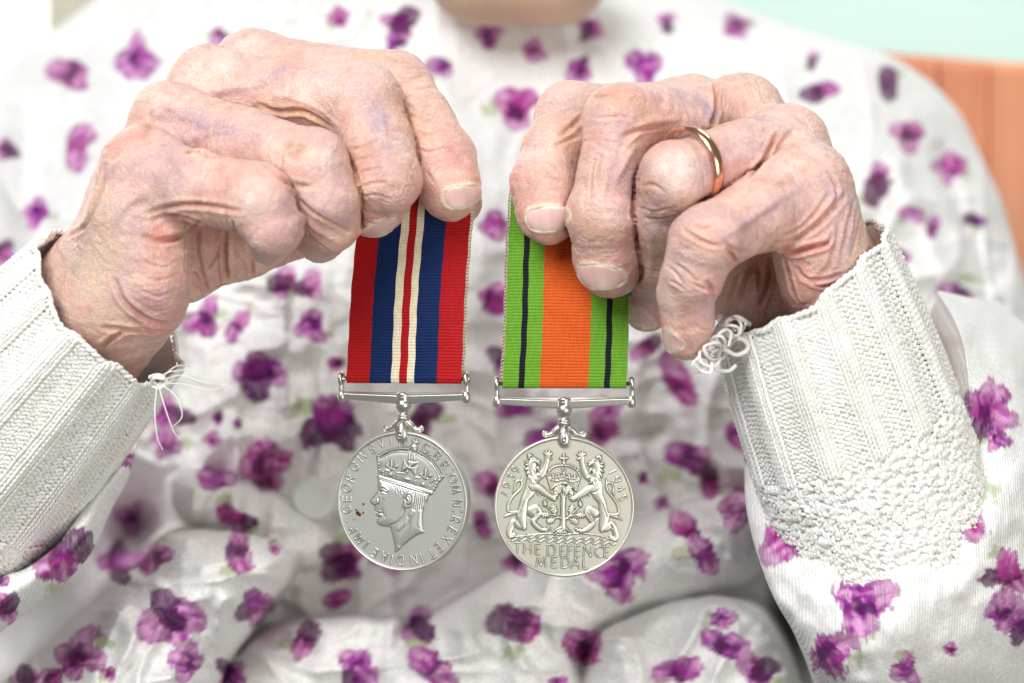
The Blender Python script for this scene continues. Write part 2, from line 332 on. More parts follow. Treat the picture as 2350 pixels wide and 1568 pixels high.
for t, dd in ((.02, 60), (-.01, 26), (.0, 6), (.12, -5), (.35, -10), (.6, -10), (.85, -5), (1.0, 3), (1.03, 14), (1.0, 40)):
    r = a_*(1-t)+b_*t; r[:, 2] += dd; rowsL.append(r)
FLs = [(145,1290,62),(8,1395,30),(298,1060,34),(0,1330,22),(60,1470,24)]
loft('gown_sleeve', rowsL, sleeve_m, person, FLs, 35, 150, 90, .9, 'gown sleeve rolled back below the knitted cuff at left')
# ------------------------------------------------------------------ signed-distance body
def cone(p, a, b, ra, rb):
    ba = (b-a).astype(p.dtype); pa = p-a.astype(p.dtype); h = np.clip((pa@ba)/max(ba@ba, 1e-9), 0, 1)
    q = pa - h[:, None]*ba
    return np.sqrt(np.einsum('ij,ij->i', q, q)) - (p.dtype.type(ra) + p.dtype.type(rb-ra)*h)
def smin(a, b, k):
    h = np.maximum(k-np.abs(a-b), 0)/k
    return np.minimum(a, b) - h*h*k*.25
def J(x, y, d, r):
    """joint: picture position, depth mm, apparent radius in picture units -> (point, radius mm)"""
    return P(x, y, d), r*PX*(1+d/D0)
def chain_sdf(p, js, k):
    r = None
    for (a, ra), (b, rb) in zip(js[:-1], js[1:]):
        c = cone(p, a, b, ra, rb); r = c if r is None else smin(r, c, k)
    return r
def make_sdf(H):
    palm = [[J(*q) for q in c] for c in H['palm']]
    fing = [[J(*q) for q in c] for c in H['fingers']]
    kn = [[J(*q) for q in c] for c in H.get('knobs', [[]]*len(fing))]
    seg = lambda c: [(a, b, ra, rb) for (a, ra), (b, rb) in zip(c[:-1], c[1:])]
    palm = [seg(c) for c in palm]; fing = [seg(c)+[(q, q+1e-6, r, r) for q, r in kk] for c, kk in zip(fing, kn)]
    def f(p, cull=None):
        P_, G_ = palm, fing
        if cull is not None:
            c0, rad = cull; dist = lambda t: cone(c0[None], *t)[0]
            dp = [[dist(t) for t in c] for c in palm]; df = [[dist(t) for t in c] for c in fing]
            lim = min([d for c in dp+df for d in c])+2*rad+11
            P_ = [[t for t, d in zip(c, dd) if d < lim] for c, dd in zip(palm, dp)]; G_ = [[t for t, d in zip(c, dd) if d < lim] for c, dd in zip(fing, df)]
        pm = None
        for c in P_:
            if not c: continue
            v = None
            for t in c: w_ = cone(p, *t); v = w_ if v is None else smin(v, w_, 6)
            pm = v if pm is None else smin(pm, v, H.get('kp', 7))
        tot = pm
        for c in G_:
            if not c: continue
            v = None
            for t in c: w_ = cone(p, *t); v = w_ if v is None else smin(v, w_, 2.2)
            if pm is not None: v = smin(v, pm, H.get('kf', 4.8))
            tot = v if tot is None else smin(tot, v, 0.4)
        return tot
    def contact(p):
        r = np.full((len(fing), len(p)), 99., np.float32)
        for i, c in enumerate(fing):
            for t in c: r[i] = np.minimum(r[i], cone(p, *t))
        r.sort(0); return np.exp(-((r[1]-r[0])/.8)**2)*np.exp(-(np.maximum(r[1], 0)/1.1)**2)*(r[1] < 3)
    def axial(p):
        best = np.full(len(p), 1e9, np.float32); s_ = np.zeros(len(p), np.float32)
        for c in palm+fing:
            cum = 0.0
            for a, b, ra, rb in c:
                ba = (b-a).astype(p.dtype); ln = float(np.linalg.norm(b-a))
                if ln < .01: continue
                pa = p-a.astype(p.dtype); h = (pa@ba)/(ln*ln); hc = np.clip(h, 0, 1); q = pa-hc[:, None]*ba
                d = np.sqrt(np.einsum('ij,ij->i', q, q))-(ra+(rb-ra)*hc); m = d < best; best[m] = d[m]; s_[m] = cum+np.clip(h[m], -.3, 1.3)*ln; cum += ln
        return s_
    f.axial = axial
    f.contact = contact
    return f
def polygonize(f, lo, hi, h):
    lo = np.asarray(lo, float); B = 6
    nb = np.ceil((np.asarray(hi)-lo)/(h*B)).astype(int); n = nb*B+1
    cx = [lo[i]+h*B*(np.arange(nb[i])+.5) for i in range(3)]
    g = np.stack(np.meshgrid(*cx, indexing='ij'), -1).reshape(-1, 3)
    s = f(g); act = np.abs(s) < h*B*0.9+0.6
    A = np.full(n, 50.0, np.float32)
    sgn = np.where(s < 0, -50.0, 50.0).reshape(nb)
    A[:-1, :-1, :-1] = np.repeat(np.repeat(np.repeat(sgn, B, 0), B, 1), B, 2)
    ids = np.argwhere(act.reshape(nb))
    o = np.stack(np.meshgrid(*[np.arange(B+1)]*3, indexing='ij'), -1).reshape(-1, 3)
    sup = ids//4; key = (sup[:, 0]*1000+sup[:, 1])*1000+sup[:, 2]; order = np.argsort(key, kind='stable'); ids = ids[order]; key = key[order]
    cuts = np.r_[0, np.flatnonzero(np.diff(key))+1, len(ids)]
    for c0, c1 in zip(cuts[:-1], cuts[1:]):
        q = (ids[c0:c1, None]*B + o[None]).reshape(-1, 3); pp = lo+q*h
        cen = (pp.min(0)+pp.max(0))/2; A[q[:, 0], q[:, 1], q[:, 2]] = f(pp.astype(np.float32), (cen, np.linalg.norm(pp.max(0)-cen)))
    # surface nets
    S = A < 0
    c = np.zeros(np.array(n)-1, np.int8)
    for a in (0, 1):
        for b in (0, 1):
            for d in (0, 1):
                c += S[a:n[0]-1+a, b:n[1]-1+b, d:n[2]-1+d]
    cells = np.argwhere((c > 0) & (c < 8)); idx = np.full(np.array(n)-1, -1, np.int32)
    idx[cells[:, 0], cells[:, 1], cells[:, 2]] = np.arange(len(cells))
    acc = np.zeros((len(cells), 3)); cnt = np.zeros(len(cells))
    cor = [(a, b, d) for a in (0, 1) for b in (0, 1) for d in (0, 1)]
    for i, u in enumerate(cor):
        for v in cor[i+1:]:
            if sum(abs(x-y) for x, y in zip(u, v)) != 1: continue
            f0 = A[cells[:, 0]+u[0], cells[:, 1]+u[1], cells[:, 2]+u[2]]; f1 = A[cells[:, 0]+v[0], cells[:, 1]+v[1], cells[:, 2]+v[2]]
            m = (f0 < 0) != (f1 < 0); t = np.where(m, f0/np.where(f0 == f1, 1, f0-f1), 0)
            pt = np.array(u)+t[:, None]*(np.array(v)-np.array(u)); acc[m] += pt[m]; cnt[m] += 1
    V = lo + h*(cells + acc/cnt[:, None])
    F = []
    for ax in range(3):
        b, d = [(1, 2), (2, 0), (0, 1)][ax]
        e = [slice(1, n[i]-1) for i in range(3)]; e1 = list(e)
        e[ax] = slice(0, n[ax]-1); e1[ax] = slice(1, n[ax])
        s0 = S[tuple(e)]; s1 = S[tuple(e1)]
        q = np.argwhere(s0 != s1); fl = s0[q[:, 0], q[:, 1], q[:, 2]]
        q = q + 1; q[:, ax] -= 1
        def at(ob, od):
            r = q.copy(); r[:, b] += ob; r[:, d] += od; return idx[r[:, 0], r[:, 1], r[:, 2]]
        quad = np.stack([at(-1, -1), at(0, -1), at(0, 0), at(-1, 0)], 1)
        quad[~fl] = quad[~fl][:, ::-1]; F.append(quad)
    F = np.vstack(F); F = F[(F >= 0).all(1)]
    return V, F
def relax(V, F, it=2, lam=.5):
    for _ in range(it):
        acc = np.zeros_like(V); cnt = np.zeros(len(V))
        for k in range(4):
            for o in (1, 3):
                a = F[:, k]; b = F[:, (k+o) % 4]
                for j in range(3): acc[:, j] += np.bincount(a, V[b, j], len(V))
                cnt += np.bincount(a, minlength=len(V))
        V = V*(1-lam)+lam*acc/np.maximum(cnt, 1)[:, None]
    return V
def normals(V, F):
    n = np.cross(V[F[:, 2]]-V[F[:, 0]], V[F[:, 3]]-V[F[:, 1]])
    r = np.zeros_like(V)
    for k in range(4):
        for j in range(3): r[:, j] += np.bincount(F[:, k], n[:, j], len(V))
    return r/(np.linalg.norm(r, axis=1)[:, None]+1e-12)
class Sculpt:
    """pick points of the surface as seen in the picture and work on the surface in 3-D around them"""
    def __init__(s, V, F):
        s.V, s.F = V, F; s.N = normals(V, F); s.cell = 6; s.raster()
        s.disp = np.zeros(len(V))
    def raster(s):
        x, y, d = toP(s.V); s.x0, s.y0 = x.min()-20, y.min()-20
        i = ((x-s.x0)/s.cell).astype(int); j = ((y-s.y0)/s.cell).astype(int)
        s.zb = np.full((i.max()+6, j.max()+6), 1e9); np.minimum.at(s.zb, (i, j), d)
    def pick(s, x, y):
        i = int((x-s.x0)/s.cell); j = int((y-s.y0)/s.cell)
        for r in (0, 1, 2, 3, 5, 8, 12, 20):
            a = s.zb[max(i-r, 0):i+r+1, max(j-r, 0):j+r+1]
            if a.size and a.min() < 1e8: return P(x, y, np.median(a[a < 1e8]) if r < 2 else a.min())
        return P(x, y, 0)
    def line(s, pts, n=None):
        pts = spline(pts, n or max(8, len(pts)*6)); q = np.array([s.pick(*p) for p in pts])
        for _ in range(2): q[1:-1, 1] = (q[:-2, 1]+q[1:-1, 1]*2+q[2:, 1])/4
        return q
    def near(s, q, w):
        lo = q.min(0)-w; hi = q.max(0)+w
        return np.flatnonzero(((s.V > lo) & (s.V < hi)).all(1))
    def stroke(s, pts, w, amp, taper=True, rim=0.0):
        """ridge (amp>0) or crease (amp<0) of half-width w mm along picture points"""
        q = s.line(pts); ids = s.near(q, w*3.2)
        if not len(ids): return
        d, t = poly_dist(s.V[ids], q); g = np.exp(-(d/w)**2)
        if rim: g = g - rim*np.exp(-((d-1.9*w)/(w*.9))**2)
        if taper: g = g*np.sin(np.pi*np.clip(t*.94+.03, 0, 1))**.6
        s.disp[ids] += amp*g
    def mask(s, pts, w, taper=False, soft=1.0):
        q = s.line(pts) if len(pts) > 1 else np.array([s.pick(*pts[0])]); ids = s.near(q, w*2.6)
        m = np.zeros(len(s.V))
        if len(ids):
            d, t = poly_dist(s.V[ids], q); g = np.exp(-(d/w)**2)
            if taper: g = g*np.sin(np.pi*np.clip(t*.9+.05, 0, 1))**.5
            m[ids] = g
        return m
    def apply(s):
        s.V = s.V + s.N*s.disp[:, None]; s.disp[:] = 0; s.N = normals(s.V, s.F); s.raster()
# the person's right hand (left in the picture): joints as (x, y, depth mm, radius)
HA = dict(
 palm=[[(580,158,22,84),(400,395,20,74),(176,640,20,82)],
       [(482,196,8,84),(340,410,6,76),(176,650,6,86)],
       [(388,276,-7,80),(300,440,-8,78),(192,665,-6,90)],
       [(325,385,-20,86),(300,500,-20,84),(235,690,-16,98)],
       [(345,585,-20,76),(338,640,-19,84),(262,715,-12,98)],
       [(212,680,0,122),(105,845,18,125),(-80,1050,50,150)],
       [(400,560,8,95),(420,630,12,62)], [(335,695,-12,86),(225,800,4,112)]],
 fingers=[
  [(580,158,22,84),(740,180,14,76),(905,200,5,82),(965,285,-2,77),(1010,365,-7,80),(1033,425,-8.5,69),(1034,442,-8.3,65)],
  [(482,196,8,84),(660,222,0,84),(828,235,-9,90),(868,330,-15,80),(890,412,-21,77),(868,470,-14,62),(858,492,-7,52)],
  [(388,276,-7,80),(560,335,-16,86),(712,382,-24,86),(748,455,-24,78),(762,515,-20,62),(735,552,-8,52)],
  [(325,385,-20,86),(450,430,-28,80),(585,458,-35,84),(628,525,-36,64),(618,565,-26,46)],
  [(400,610,12,80),(560,560,14,80),(760,490,12,70),(930,462,9.5,66),(1051,466,7.6,56)]],
 knobs=[[(918,198,3,68)],[(842,228,-12,74)],[(722,374,-26,70)],[(602,455,-37,70)],[]],
)
HA['box'] = ((-140, -55, -42), (-4, 62, 84))
# the person's left hand (right in the picture)
HB = dict(
 palm=[[(1585,262,22,82),(1780,430,20,76),(1965,640,20,80)],
       [(1705,262,8,86),(1840,430,6,78),(1960,640,6,82)],
       [(1808,330,-6,84),(1870,470,-8,80),(1945,650,-6,84)],
       [(1846,430,-18,98),(1880,530,-20,84),(1920,650,-14,88)],
       [(1862,585,-18,72),(1885,640,-15,80),(1925,720,-5,90)],
       [(1925,680,2,106),(1960,820,14,116),(2010,1040,40,136)],
       [(1850,640,10,90),(1750,675,13,78),(1672,668,14,72)]],
 fingers=[
  [(1585,262,22,82),(1450,268,12,74),(1312,270,2,80),(1276,350,-4,75),(1250,425,-8,76),(1256,482,-9,69),(1260,496,-8.6,67)],
  [(1705,262,8,86),(1570,275,-4,82),(1428,280,-15,88),(1402,390,-19,71),(1382,495,-18,80),(1392,585,-12,75),(1398,614,-10,72)],
  [(1808,330,-6,84),(1690,368,-17,86),(1548,408,-28,82),(1528,495,-19,76),(1512,590,-7,66),(1492,670,5,60),(1486,706,8,58)],
  [(1846,430,-18,96),(1740,490,-28,86),(1618,556,-37,80),(1592,630,-34,70),(1572,675,-30,62),(1578,730,-27,59),(1574,770,-24,57)],
  [(1850,610,12,80),(1690,600,14,76),(1500,540,13,68),(1380,500,9.5,62),(1285,482,8,56)]],
 knobs=[[(1300,262,0,66)],[(1420,272,-17,72)],[(1550,400,-29,68)],[(1640,545,-40,64)],[]],
)
HB['box'] = ((-2, -58, -32), (112, 62, 76))
def build_hand(H, h):
    f = make_sdf(H); V, F = polygonize(f, H['box'][0], H['box'][1], h)
    V = relax(V, F, 1, .4)
    vol = (V[F[:, 0]]*np.cross(V[F[:, 1]], V[F[:, 2]])).sum()
    if vol < 0: F = F[:, ::-1].copy()
    return V, F, f.contact(V.astype(np.float32)), f.axial(V.astype(np.float32))
def cA(p): return ((p[0]/1.508+80)/1.2753, (p[1]/1.508+60)/1.2753)
def cB(p): return ((p[0]/1.7425+1450)/1.2753, (p[1]/1.7425+180)/1.2753)
# (points, half width mm, height mm [, side ridges])
STA = [
 ([(640,585),(700,582),(765,576),(802,602),(895,606)], .7, -1.1, .35),
 ([(760,572),(800,600)], .6, -.9, .3),
 ([(1050,630),(1110,690),(1170,725),(1235,735)], .8, -.9, .4),
 ([(1120,770),(1190,850),(1290,930),(1380,985)], .9, .7, 0),
 ([(1160,750),(1250,840),(1350,900),(1420,930)], .6, -.5, .3),
 ([(1210,900),(1260,970),(1330,1020)], .6, -.5, .2),
 ([(1020,375),(1100,405),(1200,400),(1270,430),(1340,480)], .8, -.8, .4),
 ([(1080,330),(1180,345),(1280,390),(1370,470)], .8, .45, 0),
 ([(1420,570),(1480,560),(1540,530)], .5, -.4, .3), ([(1430,620),(1490,605),(1560,590)], .45, -.35, .3),
 ([(1440,680),(1500,660),(1560,650)], .45, -.35, .3), ([(1455,745),(1520,720),(1580,715)], .45, -.35, .3),
 ([(1460,790),(1530,770),(1600,790)], .45, -.35, .3),
 ([(1640,330),(1690,380),(1740,420)], .5, -.4, .3), ([(1660,400),(1720,430),(1780,440)], .5, -.4, .3),
 ([(1690,470),(1750,500),(1830,490)], .5, -.4, .3), ([(1715,560),(1770,580),(1850,560)], .5, -.35, .3),
 ([(1720,610),(1760,670),(1800,720)], .5, -.35, .3),
 ([(1600,230),(1680,260),(1760,240)], .45, -.35, .2), ([(1620,290),(1700,300),(1790,290)], .45, -.35, .2),
 ([(1570,160),(1650,180),(1720,190)], .45, -.3, .2),
 ([(540,850),(620,825),(700,815),(800,820),(930,845)], .8, -.6, .5),
 ([(560,880),(640,860),(720,880),(760,890)], .8, -.6, .3),
 ([(600,935),(650,925),(700,905)], 1.6, 1.3, 0),
 ([(520,955),(590,975),(670,955),(700,920)], .8, -1.3, .3),
 ([(670,860),(690,890),(700,910)], .6, -.7, .2),
 ([(470,990),(510,1060),(600,1090),(690,1050)], .5, -.17, .4), ([(480,1100),(560,1150),(680,1120)], .5, -.16, .4),
 ([(470,1170),(570,1220),(690,1180)], .5, -.16, .4), ([(470,1230),(560,1290),(670,1260)], .5, -.14, .4),
 ([(385,1150),(430,1240),(520,1320),(610,1350)], .8, -.7, .6),
 ([(340,1360),(430,1365),(520,1375),(620,1385)], .8, -.9, .4), ([(320,1450),(380,1400),(440,1370)], .8, -.9, .4),
 ([(750,890),(755,1000),(770,1110),(800,1200)], .7, -1.2, .5), ([(872,930),(872,1040),(880,1150)], .7, -1.2, .5),
 ([(690,1000),(740,1120),(790,1190)], .6, -.8, .5), ([(800,1100),(840,1020),(860,960)], .6, -.7, .4),
 ([(700,930),(700,1080),(720,1230)], .6, -.5, .4), ([(990,1060),(995,1130)], .6, -.7, .3),
 ([(903,890),(915,945)], .5, -.9, .3),
 ([(450,480),(640,380),(820,380),(950,430)], 1.2, .4, 0),       # tendons and veins
 ([(420,560),(560,520),(680,520)], 1.4, .3, 0), ([(700,330),(880,300),(1120,200)], 1.1, .4, 0),
 ([(1120,200),(1260,240),(1330,230),(1420,200)], .9, .45, 0), ([(330,700),(380,640),(440,560)], 1.2, .5, 0),
 ([(270,850),(330,700)], 1.0, .5, 0), ([(640,600),(680,650),(720,700)], 1.3, .35, 0),
 ([(180,950),(260,900),(320,760),(345,640)], .9, -.6, .6),
 ([(560,350),(640,420),(760,460)], 1.2, -.4, 0), ([(500,520),(560,450),(640,440)], 1.6, -.5, 0),
]
STB = [
 ([(1130,110),(1130,200),(1120,270),(1095,340)], .9, -1.0, .5),
 ([(1160,130),(1150,220),(1130,310)], .5, -.3, .2),
 ([(1440,370),(1390,460),(1350,530),(1290,590)], .8, -1.0, .5),
 ([(1520,350),(1470,400),(1420,470)], .7, -.6, .4),
 ([(1290,290),(1340,275),(1400,280)], .7, -.6, .4),
 ([(1450,970),(1520,975),(1600,955),(1690,930)], .8, -1.4, .5),
 ([(1440,930),(1540,900),(1640,830),(1730,740),(1780,680)], .9, -.8, .6),
 ([(1470,890),(1560,850),(1640,770),(1700,680)], .7, -.45, .5),
 ([(1640,960),(1700,920),(1720,880)], .6, -.7, .3),
 ([(1530,1060),(1580,1110),(1640,1120),(1760,1090)], .7, -.6, .5),
 ([(1590,1135),(1680,1150),(1760,1120)], .5, -.4, .4),
 ([(1760,820),(1730,940),(1700,1050),(1620,1120)], .8, -.4, .5),
 ([(1830,700),(1800,850),(1770,980)], .7, -.35, .5), ([(1870,760),(1850,880),(1810,1000)], .6, -.35, .4),
 ([(1700,560),(1740,640),(1730,740)], .7, -.4, .4),
 ([(960,860),(1020,900),(1080,930),(1140,945)], .6, -.6, .4),
 ([(1000,830),(1060,850),(1120,830)], .6, -.35, .4),
 ([(1190,960),(1215,1000),(1222,1035)], .8, -1.1, .4), ([(1160,920),(1220,960),(1300,980)], .7, -.45, .4),
 ([(880,1050),(920,1080),(960,1140)], .5, -.5, .4), ([(900,1030),(960,1060),(1020,1120)], .5, -.4, .4), ([(870,1110),(930,1140),(970,1170)], .5, -.4, .4),
 ([(1080,1130),(1105,1170),(1100,1215)], .8, -1.0, .4), ([(1000,1130),(1060,1160),(1100,1170)], .5, -.4, .4),
 ([(1020,1340),(1060,1370),(1100,1370)], .4, -.3, .3),
 ([(640,390),(700,360),(780,340),(870,330)], .7, -.6, .4), ([(720,330),(800,300),(900,300),(960,290)], .8, .6, 0),
 ([(640,470),(700,400),(760,350)], .6, .5, 0), ([(740,560),(720,620),(735,720)], .6, -.5, .3),
 ([(600,640),(640,560),(680,480),(720,430)], .9, .6, 0), ([(560,720),(580,620),(600,520)], .5, -.35, .3),
 ([(520,640),(525,560),(540,470)], .45, -.3, .2), ([(490,700),(490,600),(500,500)], .45, -.3, .2),
 ([(470,280),(560,290),(640,280),(720,300)], .4, -.25, .2), ([(500,180),(580,170),(660,180)], .6, -.35, .3),
 ([(710,740),(700,780),(720,820)], .7, -.7, .3), ([(480,720),(560,740),(650,730)], 1.2, .35, 0),
 ([(330,380),(390,330),(440,290)], .8, -.6, .4), ([(300,440),(370,400),(430,380)], .6, -.4, .3),
 ([(740,640),(800,630),(860,660)], .6, -.4, .3), ([(740,750),(820,760),(930,740)], .5, -.4, .3), ([(750,800),(840,800),(920,790)], .5, -.35, .3),
 ([(760,900),(800,1000),(760,1150)], 1.0, .4, 0),
 ([(1250,1220),(1270,1120),(1320,1030)], .7, -1.0, .5), ([(1350,1250),(1390,1130),(1400,1010)], .7, -1.2, .5), ([(1330,1010),(1340,1090),(1350,1200)], .6, -.8, .4),
 ([(1180,1230),(1210,1140),(1230,1060)], .6, -.6, .4), ([(1470,1020),(1500,1120),(1530,1220)], .7, -.8, .4),
 ([(1180,130),(1300,100),(1380,140)], 1.3, .4, 0), ([(1300,300),(1420,330),(1560,290)], 1.4, .45, 0), ([(1150,480),(1260,500),(1370,450)], 1.1, .3, 0),
 ([(1380,650),(1500,560),(1640,480)], 1.6, .4, 0), ([(1150,900),(1280,820),(1420,720)], 1.1, .35, 0),
]
# colour washes: (points, half width mm, rgb, strength)
PUR = (.53, .33, .37); BLU = (.47, .355, .41); RED = (.72, .36, .30); BRN = (.50, .27, .14); PAL = (.86, .70, .62); ORA = (.66, .40, .25); TAN = (.62, .48, .34); YEL=(.74,.56,.40)
COA = [
 ([(780,440),(900,490),(1000,510)], 3.2, PUR, .5), ([(600,400),(700,430),(760,450)], 3.0, BLU, .4), ([(640,600),(680,660)], 3.0, PUR, .5), ([(560,690),(700,700)], 3.0, PUR, .25),
 ([(1150,840),(1180,930)], 4.5, PUR, .6), ([(1080,960),(1180,1000)], 3.5, PUR, .35), ([(1370,620),(1390,760)], 3.2, PUR, .5), ([(1250,780),(1400,900)], 3.0, PUR, .35),
 ([(1560,420),(1590,560),(1600,640)], 4.5, BLU, .5), ([(1450,250),(1540,330)], 4.0, PUR, .35), ([(1040,270),(1120,210)], 2.0, BLU, .45), ([(1260,240),(1330,235)], 1.6, BLU, .4), ([(1520,910),(1600,900)], 3.0, PUR, .4),
 ([(1000,770)], 4.2, PAL, .8), ([(1330,600)], 4.0, PAL, .5), ([(900,150),(1000,90)], 5, PAL, .4), ([(700,250),(820,200)], 6, PAL, .35), ([(560,330),(640,310)], 5, PAL, .35), ([(1230,330),(1400,280)], 5, PAL, .3),
 ([(1080,395),(1200,400),(1300,450)], 2.4, ORA, .7), ([(1010,370),(1090,410)], 2.0, BRN, .3), ([(1440,560),(1460,700),(1480,800)], 2.6, ORA, .5), ([(1650,390),(1720,420)], 3.4, ORA, .55), ([(1690,480),(1790,500)], 3.2, ORA, .4), ([(1500,160),(1620,200)], 3, ORA, .3),
 ([(1155,545),(1205,575)], 1.3, BRN, .62), ([(1165,590),(1215,550)], 1.1, BRN, .5), ([(545,400),(550,420)], .8, BRN, .6), ([(470,762)], .55, BRN, .7), ([(200,1112)], .9, BRN, .7), ([(625,375)], .5, BRN, .5), ([(740,765)], .5, BRN, .45), ([(1540,700),(1550,690)], 1.2, BRN, .35), ([(470,430)], 1.2, BRN, .3), ([(960,560),(1030,550)], 1.5, BRN, .22),
 ([(1900,500),(1880,620)], 5, RED, .4), ([(1850,560),(1900,600)], 1.2, (.6,.25,.28), .35), ([(1790,790),(1850,860),(1930,850)], 4.5, RED, .42), ([(1700,640),(1700,740)], 2.2, (.75,.3,.3), .3),
 ([(600,1000),(640,1100)], 5, RED, .6), ([(600,1240),(620,1330)], 5, (.74,.42,.44), .5), ([(560,950),(660,960)], 1.6, (.65,.22,.17), .6), ([(500,1330),(620,1370)], 2.5, RED, .6), ([(640,880),(720,900)], 2.0, (.66,.25,.2), .5),
 ([(300,850),(350,1000)], 7, TAN, .6), ([(200,1000),(260,1150)], 7, TAN, .55), ([(300,1250),(350,1350)], 6, YEL, .5), ([(280,760),(250,870)], 3.5, TAN, .6), ([(440,880),(470,980)], 4, BLU, .25), ([(430,1080),(410,1200)], 3, BLU, .3), ([(240,1000),(220,1060)], 1.6, BLU, .4),
 ([(700,950),(760,1150)], 5, (.55,.36,.30), .4),
]
COB = [
 ([(940,170),(1050,200),(1100,260)], 3.6, BLU, .6), ([(1020,310),(1080,330)], 2.5, PUR, .45), ([(800,190),(880,160)], 3, PUR, .3), ([(700,260),(640,330)], 2.5, PUR, .35), ([(640,590),(700,600),(690,680)], 3, PUR, .5), ([(560,400),(560,560)], 3, PUR, .3),
 ([(1200,420),(1300,440)], 5, PUR, .35), ([(1060,560),(1060,650)], 3.5, PUR, .4), ([(1150,480),(1160,600)], 3.5, PUR, .3), ([(820,620),(850,670)], 3.2, PUR, .35), ([(760,800),(820,830)], 4, BLU, .35), ([(880,850),(930,800)], 3, PUR, .35), ([(730,1230),(800,1280)], 4, PUR, .45),
 ([(1180,900),(1300,820),(1450,720)], 3.5, PUR, .45), ([(1560,760),(1640,660),(1700,640)], 4, PUR, .45), ([(1760,740),(1830,720)], 4, BLU, .35), ([(1740,900),(1780,1000)], 5, BLU, .3), ([(960,1010),(930,1080)], 3.5, BLU, .35), ([(1080,1280),(1090,1180)], 4, (.70,.38,.44), .55), ([(620,1150),(680,1060)], 3.5, PUR, .35),
 ([(900,560)], 4.5, PAL, .7), ([(1000,620),(960,530)], 4, PAL, .4), ([(230,460)], 4, PAL, .45), ([(1280,130),(1320,180)], 6, YEL, .3), ([(1500,300),(1600,380)], 7, PAL, .3), ([(1640,520),(1560,560)], 6, PAL, .35), ([(560,770),(600,800)], 3, PAL, .4), ([(940,1240)], 3.4, YEL, .45), ([(380,150),(420,210)], 5, PAL, .3),
 ([(620,170),(680,190),(740,240)], 3.2, ORA, .5), ([(380,320),(430,300)], 3.2, ORA, .6), ([(360,440),(420,460)], 3, ORA, .6), ([(480,840),(520,900)], 3.4, ORA, .45), ([(420,800),(560,850)], 3, ORA, .3), ([(1010,880),(1080,910)], 3.4, (.78,.44,.33), .5), ([(840,620),(760,660)], 2.5, ORA, .4), ([(840,930),(800,1060)], 4, YEL, .4), ([(820,350),(900,330)], 1.6, ORA, .6),
 ([(1500,970),(1650,950)], 2.0, (.68,.25,.18), .6), ([(1580,1030),(1660,980)], 5, RED, .5), ([(1560,1150),(1620,1200)], 5, RED, .45), ([(1180,980),(1230,1030)], 1.8, (.6,.24,.2), .5), ([(1440,380),(1350,530)], 1.1, (.6,.3,.2), .45), ([(1540,880),(1660,800)], 1.6, RED, .45),
 ([(120,600),(160,680)], 4, RED, .35), ([(150,780),(200,900),(300,930)], 3.5, RED, .4), ([(250,560),(200,620)], 3.2, BRN, .15), ([(560,1190),(680,1120)], 3, RED, .35), ([(900,1480),(1000,1500)], 4, RED, .45), ([(980,1180),(1040,1100)], 4, ORA, .25),
 ([(1855,850)], .9, BRN, .6), ([(580,870)], 2.5, BRN, .14), ([(1130,340),(1110,280)], .9, ORA, .5), ([(1870,820),(1900,880)], 5, TAN, .5), ([(1830,1000)], 5, TAN, .3),
 ([(1200,1150),(1400,1100)], 7, (.58,.38,.31), .4),
]
VEA = [[(420,700),(480,620),(600,560),(700,530)],[(820,320),(950,300),(1050,270),(1120,215)],[(560,420),(700,430),(800,470),(880,480)],[(380,900),(430,820),(520,760)],[(1560,380),(1570,480),(1590,600)],[(700,530),(800,500),(900,480)],[(250,1000),(300,900),(330,800)],[(1180,760),(1280,820),(1380,880)]]
VEB = [[(900,170),(1000,190),(1080,230),(1110,300)],[(1250,480),(1330,440),(1400,380),(1500,350)],[(1180,880),(1300,800),(1450,700),(1560,640)],[(1700,660),(1780,720),(1820,820),(1800,940)],[(600,520),(620,420),(660,330),(740,270)],[(1280,340),(1340,290),(1420,290)],[(820,700),(780,800),(800,920)]]
for q in VEA: STA.append((q, .9, .32, 0)); COA.append((q, 1.3, (.45, .335, .40), .28))
for q in VEB: STB.append((q, .9, .32, 0)); COB.append((q, 1.3, (.45, .335, .40), .28))
# wrinkled joints: (x, y, direction of the finger in the picture, reach mm, height mm, wavelength mm)
JWA = [((1640,240),(1,.55),11,.16,1.15),((1790,420),(.5,1),12,.16,1.2),((1880,600),(.2,1),9,.10,1.1),((1500,260),(1,.5),10,.12,1.2),((1580,560),(.3,1),14,.10,1.3),((1300,520),(1,.4),9,.09,1.2),((1040,720),(1,.3),9,.08,1.2),((560,1150),(.2,1),14,.04,1.7),((300,950),(.4,1),16,.06,1.5),((950,120),(1,.2),10,.06,1.2),((720,230),(1,.3),10,.06,1.2)]
JWB = [((300,230),(-.6,1),12,.20,1.15),((170,450),(-.4,1),12,.16,1.15),((620,200),(-.5,1),10,.12,1.2),((540,480),(-.15,1),12,.12,1.2),((600,800),(.05,1),9,.07,1.1),((900,560),(-.6,1),9,.06,1.2),((1060,880),(-.5,1),9,.12,1.2),((930,1120),(-.2,1),9,.16,1.1),((820,790),(-.1,1),9,.12,1.2),((1780,800),(-.3,1),18,.16,1.3),((1300,800),(1,-.6),10,.08,1.4),((1600,420),(-1,.8),12,.08,1.3),((1650,1050),(1,-.3),10,.10,1.5)]
